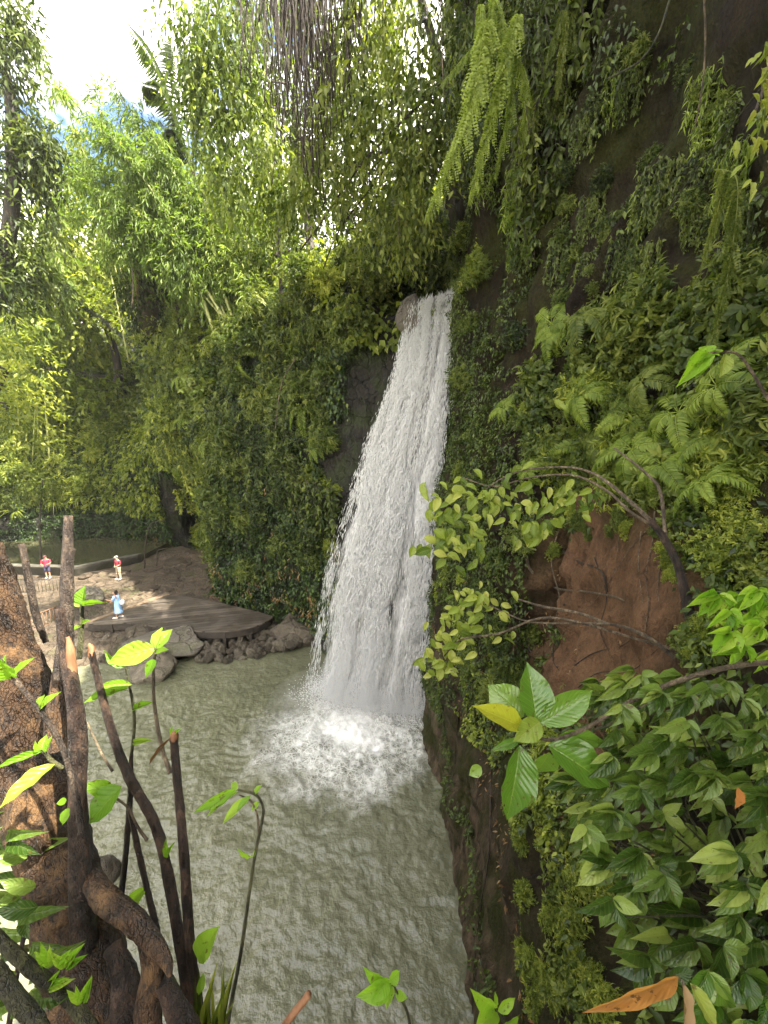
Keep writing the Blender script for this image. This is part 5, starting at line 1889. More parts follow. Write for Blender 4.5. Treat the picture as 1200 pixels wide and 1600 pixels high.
def railing(label, pts, h, mat, n, rads, rails):
    o = thing('railing', label, 'railing', pts[0])
    B = pts[0]
    P = smooth_path(pts, 8) - np.array(B)
    for f in rails:
        mb = MB()
        tube(mb, P + np.array([0, 0, h * f]), rads[0], 6)
        link('rail', mb.mesh('rail', M[mat]), o)
    for t in np.linspace(0, 1, n):
        k = t * (len(P) - 1)
        q = np.array([np.interp(k, np.arange(len(P)), P[:, i]) for i in range(3)])
        mb = MB()
        tube(mb, [q + np.array([0, 0, -.25]), q + np.array([0, 0, h * .5]), q + np.array([0, 0, h * 1.04])], rads[1], 5)
        link('post', mb.mesh('post', M[mat]), o)
    return o


M['iron'] = simple_mat('iron', (.012, .011, .010), (.04, .036, .03), 8, .5, .2, .01)
M['rail_wood'] = simple_mat('rail_wood', (.06, .030, .016), (.15, .08, .04), 8, .6, .3, .01)
railing('dark iron fence in front of the low pool wall', [atz(22, 926, 1.35), atz(62, 928, 1.35), atz(108, 922, 1.35)], .95, 'iron', 17, (.022, .014), (1, .08))
railing('brown wooden railing by the water below the iron fence', [atz(-40, 1000, .75), atz(22, 992, .75), atz(62, 984, .75), atz(92, 972, .75)], .95, 'rail_wood', 17, (.035, .022), (1, .12))
for lab, pts, rad in (('thin bent pole with its tip turned right in front of the cave', [(226, 888), (227, 855), (234, 822), (246, 815), (258, 814)], .045),
                      ('short dark pole tip sticking out right of the bent pole', [(245, 884), (246, 862), (254, 858), (263, 856)], .03)):
    b = hit(pts[0][0], pts[0][1], ['ground', 'back'])[0]
    P = smooth_path([at(a_, b_, b.y) for a_, b_ in pts], 5)
    o = thing('bent_pole', lab, 'pole', P[0])
    mb = MB()
    tube(mb, P - P[0], rad, 7)
    link('tube', mb.mesh('tube', M['root_dark']), o)

tree('slim dark sapling standing in the upper pool by the left bank', [atz(64, 880, 2.0), at(62, 820, 28), at(66, 770, 28)], [px_blob(66, 750, 28, 30, 22), px_blob(45, 775, 28, 22, 14)], 'leaf_mid', .22, 760, dens=.5, trad=(.07, .04), slen=.6)

# --- people
M['skin'] = simple_mat('skin', (.32, .17, .10), (.42, .24, .15), 20, .55, 0)
M['hair'] = simple_mat('hair', (.010, .008, .006), (.03, .02, .015), 40, .5, .2, .005)


def cloth(name, c):
    if name not in M:
        M[name] = simple_mat(name, tuple(x * .75 for x in c), c, 14, .85, .3, .01)
    return name


def skin_body(J, E, Rd, parent, subd=2):
    me = bpy.data.meshes.new('body')
    keys = list(J)
    me.from_pydata([tuple(J[k]) for k in keys], [(keys.index(a_), keys.index(b_)) for a_, b_ in E], [])
    o = link('body', me, parent)
    md = o.modifiers.new('skin', 'SKIN')
    md.use_smooth_shade = True
    for i, k in enumerate(keys):
        me.skin_vertices[0].data[i].radius = (Rd[k], Rd[k])
        me.skin_vertices[0].data[i].use_root = (k == 'pelvis')
    sd = o.modifiers.new('sub', 'SUBSURF')
    sd.levels = sd.render_levels = subd
    me.materials.append(M['skin'])
    return o


def person(label, loc, yaw, top, bottom, pose, headwear=None, hair_long=False, dress=None, held=None, height=1.68, shoes=(.5, .48, .45)):
    k = height / 1.68
    J = {
        'pelvis': (0, 0, .92), 'spine': (0, .01, 1.12), 'chest': (0, 0, 1.30), 'neck': (0, .01, 1.43), 'skull': (0, -.015, 1.55), 'brow': (0, -.02, 1.63),
        'chin': (0, -.07, 1.48),
        'hip_l': (.09, 0, .88), 'hip_r': (-.09, 0, .88), 'knee_l': (.10, -.02, .49), 'knee_r': (-.10, -.02, .49),
        'ank_l': (.10, .01, .08), 'ank_r': (-.10, .01, .08), 'toe_l': (.115, -.15, .03), 'toe_r': (-.115, -.15, .03),
        'sh_l': (.18, .01, 1.38), 'sh_r': (-.18, .01, 1.38), 'el_l': (.25, .03, 1.10), 'el_r': (-.25, .03, 1.10),
        'wr_l': (.24, -.08, .87), 'wr_r': (-.24, -.08, .87), 'pa_l': (.235, -.11, .80), 'pa_r': (-.235, -.11, .80),
    }
    J.update(pose)
    for s in 'lr':
        p_, w_ = np.array(J['pa_' + s]), np.array(J['wr_' + s])
        ax = nrmz(p_ - w_)
        sd = nrmz(np.cross(ax, np.array([.2, .9, .3])))
        for q in range(4):
            b_ = p_ + sd * (q - 1.5) * .020 + ax * .02
            J['f%d_%s' % (q, s)] = b_ + ax * [.03, .036, .034, .026][q]
            J['g%d_%s' % (q, s)] = b_ + ax * [.06, .072, .068, .05][q] + np.array([0, -.012, -.012])
        J['t_' + s] = w_ + ax * .03 + sd * .045
    J = {a_: np.array(b_, float) * k for a_, b_ in J.items()}
    Rd = dict(pelvis=.125, spine=.115, chest=.135, neck=.055, skull=.088, brow=.08, chin=.05, hip_l=.09, hip_r=.09, knee_l=.058, knee_r=.058, ank_l=.04, ank_r=.04, toe_l=.035, toe_r=.035,
              sh_l=.06, sh_r=.06, el_l=.042, el_r=.042, wr_l=.03, wr_r=.03, pa_l=.036, pa_r=.036, t_l=.011, t_r=.011)
    E = [('pelvis', 'spine'), ('spine', 'chest'), ('chest', 'neck'), ('neck', 'skull'), ('skull', 'brow'), ('skull', 'chin')]
    for s in 'lr':
        E += [('pelvis', 'hip_' + s), ('hip_' + s, 'knee_' + s), ('knee_' + s, 'ank_' + s), ('ank_' + s, 'toe_' + s), ('chest', 'sh_' + s), ('sh_' + s, 'el_' + s), ('el_' + s, 'wr_' + s), ('wr_' + s, 'pa_' + s), ('wr_' + s, 't_' + s)]
        for q in range(4):
            E += [('pa_' + s, 'f%d_%s' % (q, s)), ('f%d_%s' % (q, s), 'g%d_%s' % (q, s))]
            Rd['f%d_%s' % (q, s)] = .0095
            Rd['g%d_%s' % (q, s)] = .0075
    Rd = {a_: b_ * k for a_, b_ in Rd.items()}
    o = thing('person', label, 'person', loc, (0, 0, yaw))
    skin_body(J, E, Rd, o)

    def limb(mb, a_, b_, r0, r1, over=0.0):
        tube(mb, smooth_path([J[a_], (J[a_] + J[b_]) / 2, J[b_] + (J[b_] - J[a_]) * over], 3), lerp_arr([r0 * k, r1 * k], 7), 10)
    mb = MB()
    if dress is None:
        hips = smooth_path([J['pelvis'] + [0, 0, .12 * k], J['pelvis'], J['pelvis'] - [0, 0, .1 * k]], 3)
        tube(mb, hips, lerp_arr([.145 * k, .165 * k, .15 * k], len(hips)), 14)
        for s in 'lr':
            limb(mb, 'hip_' + s, 'knee_' + s, .105, .082)
            if bottom[1]:
                limb(mb, 'knee_' + s, 'ank_' + s, .082, .068, -.02)
        link('trousers', mb.mesh('trousers', M[bottom[0]]), o)
    mb = MB()
    ph = smooth_path([J['neck'] - [0, 0, .01], (J['neck'] + J['chest']) / 2 + [0, 0, .02], J['chest'], J['spine'], J['pelvis'] + [0, 0, .02]] + ([(J['hip_l'] + J['hip_r']) / 2 - [0, 0, .1 * k], (J['knee_l'] + J['knee_r']) / 2 + [0, 0, .1 * k], (J['knee_l'] + J['knee_r']) / 2 - [0, 0, .16 * k]] if dress else []), 4)
    prof = [.065, .13, .165, .155, .165] + ([.185, .20, .22] if dress else [])
    tube(mb, ph, lerp_arr(prof, len(ph)) * k, 16)
    for s in 'lr':
        limb(mb, 'sh_' + s, 'el_' + s, .082, .066, -.1)
    c = link('dress' if dress else 'shirt', mb.mesh('top', M[top]), o)
    mb = MB()
    h = J['skull']
    if hair_long:
        tube(mb, smooth_path([h + [0, .0, .13 * k], h + [0, .045 * k, .09 * k], h + [0, .075 * k, 0], h + [0, .10 * k, -.16 * k]], 4), lerp_arr([.04, .10, .095, .05], 13) * k, 12)
    else:
        tube(mb, smooth_path([h + [0, .01, .165 * k], h + [0, .015 * k, .11 * k], h + [0, .03 * k, .04 * k], h + [0, .04 * k, -.03 * k]], 4), lerp_arr([.03, .092, .098, .07], 13) * k, 12)
    link('hair', mb.mesh('hair', M['hair']), o)
    mb = MB()                                                        # nose and ears sit on the head
    for q, rr in ((h + np.array([0, -.10, .02]) * k, .016), (h + np.array([.088, .0, .015]) * k, .018), (h + np.array([-.088, .0, .015]) * k, .018)):
        tube(mb, [q + [0, 0, .03 * k], q, q - [0, 0, .03 * k]], [.006, rr, .006], 6)
    link('face_features', mb.mesh('face_features', M['skin']), o)
    if headwear:
        mb = MB()
        tube(mb, smooth_path([h + [0, 0, .17 * k], h + [0, 0, .14 * k], h + [0, 0, .085 * k]], 3), lerp_arr([.05, .095, .104], 7) * k, 14)
        tube(mb, [h + np.array([0, -.09, .085]) * k, h + np.array([0, -.14, .08]) * k, h + np.array([0, -.18, .07]) * k], [.06, .055, .03], 8)
        link('cap', mb.mesh('cap', M[headwear]), o)
    for s in 'lr':
        mb = MB()
        a_, t_ = J['ank_' + s], J['toe_' + s]
        tube(mb, smooth_path([a_ + [0, .06 * k, -.045 * k], (a_ + t_) / 2 + [0, 0, -.01], t_ + [0, -.05 * k, 0]], 3), lerp_arr([.045, .052, .04], 7) * k, 10)
        link('shoe', mb.mesh('shoe', M[cloth('shoe%d' % int(shoes[0] * 100), shoes)]), o)
    return o


cloth('cloth_maroon', (.20, .022, .035)); cloth('cloth_beige', (.34, .27, .18)); cloth('cloth_blue', (.30, .50, .80)); cloth('cloth_white', (.72, .71, .70))
cloth('cloth_red', (.42, .03, .06)); cloth('cloth_navy', (.05, .05, .09)); cloth('cap_grey', (.30, .26, .24)); cloth('cap_dark', (.10, .03, .03)); cloth('bag_white', (.7, .72, .75))


def ground_at(px, py):
    h = hit(px, py, ['ground'])
    return h[0]


gm = ground_at(187, 905)
person('person in maroon shirt, beige trousers and cap standing on the rocky bank', gm, R(-20), 'cloth_maroon', ('cloth_beige', True),
       {'el_l': (.27, .02, 1.12), 'wr_l': (.10, -.16, 1.00), 'pa_l': (.03, -.19, .99), 'el_r': (-.27, .02, 1.12), 'wr_r': (-.12, -.15, .98), 'pa_r': (-.05, -.19, .97), 'ank_r': (-.16, .01, .08), 'toe_r': (-.20, -.14, .03), 'knee_r': (-.13, -.03, .49)}, headwear='cap_grey', height=1.66)
gw = atz(187, 965, DECK_Z)
wo = person('person in light blue dress standing on the dark deck with one arm raised', gw, R(-75), 'cloth_blue', None,
            {'chest': (0, -.04, 1.30), 'neck': (0, -.05, 1.43), 'skull': (0, -.08, 1.54), 'brow': (0, -.09, 1.62), 'chin': (0, -.14, 1.48), 'sh_l': (.17, -.03, 1.38), 'sh_r': (-.17, -.03, 1.38),
             'el_l': (.24, -.18, 1.18), 'wr_l': (.16, -.40, 1.20), 'pa_l': (.14, -.47, 1.22), 'el_r': (-.26, -.10, 1.12), 'wr_r': (-.20, -.30, .98), 'pa_r': (-.18, -.37, .95),
             'ank_l': (.08, -.12, .08), 'toe_l': (.08, -.28, .03), 'ank_r': (-.08, .12, .08), 'toe_r': (-.09, -.03, .03), 'knee_r': (-.09, .04, .48)}, hair_long=True, dress=True, height=1.62)
bg = thing('shoulder_bag', 'small white bag carried at the hip by the person in blue', 'bag', gw + Vector((.34, -.10, .98)))
mb = MB()
tube(mb, smooth_path([(0, 0, .12), (0, 0, .06), (0, 0, -.06), (0, 0, -.12)], 3), lerp_arr([.07, .12, .13, .10], 10), 10)
link('pouch', mb.mesh('pouch', M['bag_white']), bg)
gr = ground_at(76, 903)
person('person in red top and cap standing in front of the low pool wall', gr, R(25), 'cloth_red', ('cloth_navy', False),
       {'el_l': (.28, -.05, 1.14), 'wr_l': (.20, -.28, 1.12), 'pa_l': (.16, -.35, 1.13), 'el_r': (-.28, .0, 1.12), 'wr_r': (-.16, -.22, 1.06), 'pa_r': (-.10, -.28, 1.05)}, headwear='cap_dark', height=1.6)
gl = ground_at(3, 906)
person('person in white top and pale trousers cut by the left edge of the view', gl, R(30), 'cloth_white', ('cloth_beige', True), {}, height=1.66)

# ------------------------------------------------------------------ the near bank with the photographer's foreground plants
xs = np.linspace(-7, 2.6, 40)
ys = np.concatenate([np.linspace(-6, .2, 8), np.linspace(.4, 1.6, 14)])
X, Y = np.meshgrid(xs, ys)
Zn = np.interp(Y, [-6, .2, .75, 1.0, 1.3, 1.6], [9.3, 9.0, 8.8, 8.2, 5, -1.5])
for i in range(X.shape[0]):
    for j in range(X.shape[1]):
        Zn[i, j] += .05 * mnoise.noise(Vector((X[i, j] * 2, Y[i, j] * 2, 0)))
M['soil'] = rock_mat('soil', (.03, .018, .010), (.12, .075, .042), moss_lo=.5, moss_hi=.65, wet=.6)
setting(grid_mesh('ground', np.stack([X, Y, Zn], 2), M['soil'], 'near'), 'brown earth bank at the feet of the camera', 'ground')

LN = leaf_near(12, 6, .10, .16)
LN_LONG = leaf_near(12, 4, .10, .12, wide=.3)
LN_DROOP = leaf_near(12, 6, .25, .20)


class Plant:
    """a near plant: stems and leaves given by where they run in space"""

    def __init__(self, name, label, cat, base, group=None):
        self.o = thing(name, label, cat, base, group=group)
        self.B = np.array(base)

    def stem(self, pts, rpx, mat, name='stem', sides=10, jitter=.06, n=8, seed=1, knots=0.0, under=None):
        P3 = [ad(*q) for q in pts]
        rad = np.array([rr * q[2] / F for rr, q in zip(np.broadcast_to(rpx, (len(pts),)), pts)])
        P = smooth_path(P3, n)
        rad = np.interp(np.linspace(0, 1, len(P)), np.linspace(0, 1, len(rad)), rad)
        if knots:
            r = rng_(seed)
            rad = rad * (1 + knots * r.uniform(-1, 1, len(P)))
        mb = MB()
        tube(mb, P - self.B, rad, sides, .5, jitter=jitter, seed=seed)
        return link(name, mb.mesh(name, M[mat]), under or self.o)

    def leaf(self, mb, a, b, wpx, face=(0, -.75, .65), tpl=LN, tint=.5):
        A, Bv = np.array(ad(*a)), np.array(ad(*b))
        L = np.linalg.norm(Bv - A)
        w = wpx * (a[2] + b[2]) / 2 / F
        leaves(mb, tpl, [A - self.B], [Bv - A], [face], L, w, tint)

    def leafset(self, items, mat, tpl=LN, name='leaf', one=False, seed=3):
        r = rng_(seed)
        if one:
            mb = MB()
            for it in items:
                self.leaf(mb, it[0], it[1], it[2], it[3] if len(it) > 3 else (r.normal(0, .3), -.7 + r.normal(0, .2), .65), tpl, np.clip(r.normal(.5, .24), 0, 1))
            return link(name, mb.mesh(name, M[mat], want_uv=True), self.o)
        for it in items:
            mb = MB()
            self.leaf(mb, it[0], it[1], it[2], it[3] if len(it) > 3 else (r.normal(0, .25), -.7 + r.normal(0, .2), .65), tpl, np.clip(r.normal(.5, .12), 0, 1))
            link(name, mb.mesh(name, M[it[4] if len(it) > 4 else mat], want_uv=True), self.o)


# --- the thick old trunk at the lower left
def knobbly(o, name, pts, rpx, mat, B, sides=40, n=26, amp=.16, seed=0):
    P3 = [ad(*q) for q in pts]
    rad = np.array([rr * q[2] / F for rr, q in zip(rpx, pts)])
    P = smooth_path(P3, n)
    rad = np.interp(np.linspace(0, 1, len(P)), np.linspace(0, 1, len(rad)), rad)
    mb = MB()
    tube(mb, P - np.array(B), rad, sides, .5)
    V = mb.v[0]
    K = len(P)
    C = np.concatenate([np.repeat(P - np.array(B), sides, 0), (P - np.array(B))[[0, -1]]])
    d = V - C
    off = Vector((seed * 5.3, 0, seed))
    for i in range(len(V)):
        p = Vector(V[i])
        q = Vector((p.x, p.y, p.z * .45))
        n_ = mnoise.fractal(q * 7 + off, 1.0, 2.0, 3) * .8 + .5 * (1 - 2 * abs(mnoise.noise(q * 12 + off))) + .30 * mnoise.noise(p * 36) + .16 * mnoise.noise(p * 85)
        V[i] = C[i] + d[i] * (1 + amp * n_)
    mb.v[0] = V
    return link(name, mb.mesh(name, M[mat]), o)


b = ad(150, 1760, 1.35)
old = thing('tree_stump', 'thick wet golden brown old trunk leaning in at the lower left', 'tree trunk', b)
trk = knobbly(old, 'trunk', [(150, 1780, 1.35), (150, 1600, 1.35), (118, 1460, 1.38), (82, 1330, 1.42), (48, 1200, 1.47), (14, 1080, 1.52), (-22, 960, 1.58), (-50, 860, 1.62)], [66, 55, 47, 45, 47, 49, 42, 38], 'bark_gold', b, seed=1)
knobbly(old, 'root', [(140, 1370, 1.31), (168, 1405, 1.28), (205, 1436, 1.26), (240, 1474, 1.24), (260, 1502, 1.22), (266, 1524, 1.21)], [12, 15, 15, 12, 8, 3], 'bark_gold', b, sides=26, amp=.24, seed=2)
knobbly(old, 'root', [(222, 1450, 1.27), (238, 1510, 1.27), (232, 1580, 1.27), (238, 1700, 1.27)], [11, 15, 17, 24], 'bark_gold', b, sides=24, amp=.28, seed=3)
knobbly(old, 'root', [(176, 1480, 1.29), (196, 1540, 1.28), (200, 1600, 1.28), (205, 1720, 1.28)], [12, 18, 20, 26], 'bark_dark', b, sides=20, amp=.26, seed=4)
knobbly(old, 'root', [(255, 1530, 1.27), (272, 1570, 1.27), (296, 1620, 1.28), (320, 1720, 1.28)], [12, 14, 16, 20], 'bark_dark', b, sides=18, amp=.22, seed=14)
knobbly(trk, 'knot', [(62, 1345, 1.40), (50, 1330, 1.32), (42, 1318, 1.28)], [16, 15, 10], 'bark_gold', b, sides=10, amp=.3, seed=5)
knobbly(old, 'branch', [(132, 1480, 1.32), (125, 1360, 1.30), (121, 1240, 1.30), (122, 1160, 1.31), (117, 1100, 1.33), (104, 1020, 1.36), (98, 950, 1.38)], [18, 14, 11, 12, 10, 9, 9], 'bark_dark', b, sides=14, amp=.14, seed=6)
brn = knobbly(old, 'branch', [(98, 1060, 1.37), (103, 980, 1.38), (105, 900, 1.40), (106, 850, 1.41), (107, 806, 1.42)], [11, 9.5, 8, 7, 6], 'bark_pale', b, sides=14, amp=.22, seed=7)
knobbly(old, 'branch', [(95, 1170, 1.36), (92, 1120, 1.38), (95, 1060, 1.39), (98, 1010, 1.40)], [19, 17, 12, 8], 'bark_gold', b, sides=14, amp=.15, seed=8)
knobbly(brn, 'broken_stub', [(112, 1060, 1.35), (110, 1020, 1.35), (106, 995, 1.35)], [7, 6, 2], 'wood_broken', b, sides=8, amp=.3, seed=9)
knobbly(brn, 'stub', [(116, 858, 1.41), (110, 868, 1.41), (106, 880, 1.41)], [3, 5, 6], 'bark_pale', b, sides=8, amp=.3, seed=12)

b = ad(72, 1010, 1.7)
o = Plant('broken_stick', 'pale broken stick poking up left of the upright trunk', 'stick', b)
o.stem([(72, 1004, 1.7), (56, 960, 1.7), (44, 900, 1.7), (34, 850, 1.7)], [4, 5, 5, 4.5], 'bark_pale', jitter=.1)

b = ad(312, 1760, 1.5)
o = Plant('sapling', 'pair of dark cut stems rising from one foot left of centre', 'sapling', b)
tr1 = o.stem([(312, 1780, 1.5), (310, 1600, 1.5), (297, 1480, 1.5), (287, 1330, 1.52), (278, 1230, 1.55), (271, 1152, 1.58)], [9.5, 9, 8, 7, 6.5, 6], 'bark_dark', name='trunk', knots=.06)
tr2 = o.stem([(300, 1600, 1.49), (285, 1500, 1.49), (265, 1380, 1.5), (243, 1290, 1.52), (205, 1220, 1.55), (180, 1160, 1.58), (155, 1070, 1.62), (143, 1020, 1.65)], [9, 8.4, 8, 7.4, 7, 6, 5.2, 4.5], 'bark_dark', name='trunk', knots=.06, seed=2)
o.stem([(271, 1158, 1.575), (272, 1148, 1.58), (274, 1143, 1.58)], [6, 6, 3], 'wood_broken', name='cut_end', jitter=.25, n=3, under=tr1)
o.stem([(143, 1026, 1.645), (142, 1012, 1.655), (139, 1006, 1.66)], [4.5, 4.2, 2], 'wood_broken', name='cut_end', jitter=.25, n=3, under=tr2)
o.stem([(266, 1208, 1.55), (252, 1165, 1.56), (241, 1100, 1.58), (240, 1050, 1.58), (243, 1012, 1.58)], [3.4, 3, 2.6, 2.2, 2], 'twig', name='shoot', sides=7, under=tr1)
o.stem([(176, 1205, 1.56), (160, 1180, 1.58), (146, 1150, 1.6), (136, 1128, 1.6)], [2, 1.8, 1.5, 1.2], 'twig', name='shoot', sides=6, under=tr2)
o.leafset([((243, 1014, 1.58), (166, 1034, 1.50), 36), ((243, 1014, 1.58), (268, 982, 1.62), 22), ((243, 1012, 1.58), (252, 978, 1.64), 17), ((240, 1030, 1.57), (228, 1058, 1.5), 14),
           ((243, 1020, 1.58), (262, 1014, 1.56), 12), ((270, 1148, 1.58), (283, 1138, 1.58), 6), ((270, 1150, 1.58), (268, 1134, 1.58), 6)], 'leaf_lime', seed=5)
o.leafset([((268, 1152, 1.56), (226, 1200, 1.56), 5)], 'leaf_dead', LN_LONG, seed=6)

b = ad(190, 1440, 1.6)
o = Plant('sapling', 'thin brown stem with a crown of lime leaves between trunk and cut stems', 'sapling', b)
o.stem([(178, 1640, 1.55), (186, 1440, 1.6), (196, 1340, 1.62), (203, 1250, 1.64), (205, 1180, 1.66)], [5, 5, 4.5, 4, 3], 'bark_dark', sides=8, knots=.1)
o.stem([(205, 1185, 1.66), (210, 1130, 1.68), (206, 1090, 1.7), (196, 1040, 1.7)], [2.4, 2.2, 2, 1.6], 'twig_green', name='shoot', sides=7)
o.leafset([((196, 1042, 1.7), (160, 1018, 1.66), 13), ((196, 1040, 1.7), (222, 1010, 1.72), 16), ((200, 1075, 1.7), (128, 1096, 1.62), 18), ((206, 1070, 1.7), (150, 1072, 1.64), 14), ((207, 1110, 1.69), (238, 1096, 1.66), 12), ((208, 1160, 1.67), (236, 1156, 1.62), 9)], 'leaf_lime', seed=8)

b = ad(260, 1700, 1.45)
o = Plant('sapling', 'slim brown stem leaning left behind the pair of cut stems', 'sapling', b)
o.stem([(275, 1640, 1.45), (250, 1480, 1.48), (230, 1390, 1.5), (212, 1310, 1.52), (200, 1255, 1.55)], [5.5, 5, 4.5, 4, 3], 'bark_dark', sides=8, knots=.1)
o.stem([(230, 1313, 1.52), (214, 1290, 1.52), (200, 1262, 1.52), (180, 1246, 1.52)], [2.5, 2.2, 2, 1.6], 'twig', name='shoot', sides=6)
o.leafset([((190, 1228, 1.5), (134, 1288, 1.44), 44), ((178, 1236, 1.52), (128, 1226, 1.48), 22), ((230, 1385, 1.5), (188, 1428, 1.48), 20), ((160, 1378, 1.46), (172, 1418, 1.46), 24)], 'leaf_lime', seed=9)

b = ad(128, 1010, 1.55)
o = Plant('sprout', 'small sprout with round lime leaves on top of the old trunk', 'sprout', b)
o.stem([(124, 1030, 1.42), (127, 985, 1.45), (128, 945, 1.46)], [4, 3.5, 3], 'twig_green', sides=8)
o.leafset([((128, 945, 1.46), (130, 915, 1.47), 24), ((128, 946, 1.46), (164, 940, 1.42), 8), ((127, 948, 1.46), (114, 940, 1.46), 9), ((127, 978, 1.45), (112, 984, 1.42), 8), ((128, 975, 1.45), (140, 968, 1.44), 7)], 'leaf_lime', seed=10)

b = ad(95, 1195, 1.2)
o = Plant('sprout', 'lime leaved shoot crossing the old trunk at the left edge', 'sprout', b)
o.stem([(128, 1300, 1.22), (118, 1240, 1.2), (98, 1170, 1.2), (70, 1120, 1.2), (30, 1070, 1.2), (0, 1030, 1.2), (-30, 1000, 1.2)], [4.5, 4.2, 4, 3.6, 3.4, 3.2, 3], 'bark_pale', sides=8, name='stem')
o.stem([(98, 1200, 1.18), (80, 1188, 1.16), (66, 1172, 1.15)], [3, 3, 2.5], 'twig_green', name='shoot', sides=7)
o.leafset([((86, 1194, 1.16), (-6, 1262, 1.06), 26), ((66, 1174, 1.15), (-10, 1200, 1.08), 11), ((66, 1172, 1.15), (72, 1148, 1.16), 14), ((64, 1172, 1.15), (52, 1158, 1.13), 14), ((70, 1176, 1.15), (80, 1150, 1.16), 9),
           ((20, 1060, 1.2), (-8, 1030, 1.14), 30), ((20, 1058, 1.2), (52, 1026, 1.22), 12), ((12, 1050, 1.2), (6, 1022, 1.2), 12), ((62, 1110, 1.2), (92, 1080, 1.2), 12), ((60, 1106, 1.2), (68, 1086, 1.2), 14), ((104, 1250, 1.2), (88, 1256, 1.18), 10), ((108, 1262, 1.2), (96, 1290, 1.18), 14)], 'leaf_lime', seed=11)

# leafy weeds filling the lower left corner
b = ad(20, 1640, 1.15)
o = Plant('shrub', 'broad leaved green shrub filling the lower left corner', 'shrub', b)
o.stem([(-10, 1460, 1.1), (50, 1515, 1.12), (110, 1565, 1.15), (165, 1640, 1.15)], [8, 9, 9, 10], 'twig_green', name='stem', knots=.03)
o.stem([(-10, 1510, 1.05), (25, 1560, 1.05), (60, 1605, 1.05), (90, 1680, 1.05)], [11, 12, 12, 13], 'twig_green', name='stem', knots=.03, seed=3)
o.stem([(2, 1700, 1.2), (20, 1560, 1.25), (40, 1440, 1.3), (34, 1380, 1.3)], [4, 4, 3, 2], 'bark_dark', name='stem', sides=7)
r = rng_(93)
it = []
for k in range(62):
    x, y = r.uniform(-30, 78), r.uniform(1270, 1600)
    if x > 20 + (y - 1270) * .35:
        continue
    a_ = r.uniform(-.6, 3.6)
    l = r.uniform(35, 70)
    d = r.uniform(1.15, 1.5)
    it.append(((x, y, d), (x + l * math.cos(a_), y + l * .7 * math.sin(a_), d - .05), l * .34))
o.leafset(it, 'leaf_glossy', LN_DROOP, name='foliage', one=True, seed=12)
it = []
for (x, y) in [(85, 1505), (105, 1510), (75, 1540), (130, 1565)]:
    for k in range(5):
        a_ = r.uniform(3.3, 6.1)
        l = r.uniform(18, 40)
        it.append(((x, y, 1.14), (x + l * math.cos(a_), y + l * math.sin(a_), 1.12), l * .32))
o.leafset(it, 'leaf_lime', LN, name='young_leaf', one=True, seed=13)

b = ad(345, 1760, 1.6)
o = Plant('sapling', 'slender nodding sapling with drooping narrow leaves over the water', 'sapling', b)
o.stem([(340, 1760, 1.6), (356, 1600, 1.6), (376, 1490, 1.62), (396, 1350, 1.64), (409, 1285, 1.66), (411, 1262, 1.66), (400, 1242, 1.66), (372, 1234, 1.64)], [3.4, 3.2, 3, 2.6, 2.4, 2.2, 2, 1.4], 'twig_green', sides=8, n=10)
o.stem([(404, 1300, 1.65), (402, 1275, 1.65), (392, 1252, 1.65), (374, 1242, 1.65)], [1.8, 1.6, 1.5, 1], 'twig', name='shoot', sides=6)
o.leafset([((368, 1233, 1.64), (300, 1272, 1.56), 15), ((372, 1236, 1.64), (318, 1277, 1.60), 10), ((384, 1246, 1.65), (346, 1288, 1.60), 13), ((392, 1244, 1.65), (368, 1268, 1.6), 12), ((398, 1240, 1.66), (408, 1226, 1.66), 9), ((372, 1232, 1.64), (360, 1224, 1.66), 12),
           ((394, 1338, 1.64), (370, 1329, 1.60), 9), ((396, 1340, 1.64), (400, 1325, 1.64), 4), ((404, 1252, 1.66), (392, 1268, 1.64), 8)], 'leaf_lime', LN_LONG, seed=14)

b = ad(330, 1700, 1.4)
o = Plant('weed', 'light weeds and one rounded leaf at the foot of the cut stems', 'weed', b)
it = []
for k in range(16):
    x = r.uniform(310, 362)
    it.append(((x, 1640, 1.45), (x + r.uniform(-20, 25), r.uniform(1500, 1590), 1.45), r.uniform(4, 9)))
o.leafset(it, 'leaf_light', LN_LONG, name='foliage', one=True, seed=15)
o.leafset([((308, 1498, 1.46), (338, 1450, 1.46), 34), ((318, 1520, 1.44), (310, 1558, 1.42), 12), ((262, 1340, 1.5), (258, 1312, 1.5), 9), ((260, 1342, 1.5), (272, 1315, 1.5), 6)], 'leaf_lime', LN, seed=16)

b = ad(640, 1700, 1.7)
o = Plant('weed', 'curled lime leaved weed at the bottom edge in front of the water', 'weed', b)
o.stem([(650, 1720, 1.7), (640, 1600, 1.7), (626, 1560, 1.7), (612, 1538, 1.7), (600, 1528, 1.7)], [2.6, 2.4, 2, 1.8, 1.4], 'twig_green', sides=7)
o.leafset([((612, 1536, 1.7), (562, 1562, 1.62), 27), ((600, 1528, 1.7), (570, 1522, 1.66), 18), ((606, 1530, 1.7), (584, 1566, 1.62), 20), ((608, 1532, 1.7), (626, 1520, 1.72), 18), ((612, 1540, 1.7), (602, 1572, 1.64), 24), ((618, 1552, 1.7), (636, 1560, 1.68), 12)], 'leaf_lime', LN_DROOP, seed=17)
b = ad(790, 1700, 1.9)
o = Plant('weed', 'pale green leaf pair at the bottom edge before the wet rock', 'weed', b)
o.stem([(806, 1720, 1.9), (790, 1610, 1.9), (772, 1575, 1.9)], [2.6, 2.2, 1.8], 'twig_green', sides=7)
o.leafset([((774, 1576, 1.9), (738, 1552, 1.84), 24), ((776, 1580, 1.9), (744, 1606, 1.8), 26), ((778, 1580, 1.9), (806, 1560, 1.92), 14), ((772, 1572, 1.9), (775, 1548, 1.95), 12), ((786, 1600, 1.9), (812, 1590, 1.85), 12)], 'leaf_lime', LN, seed=18)
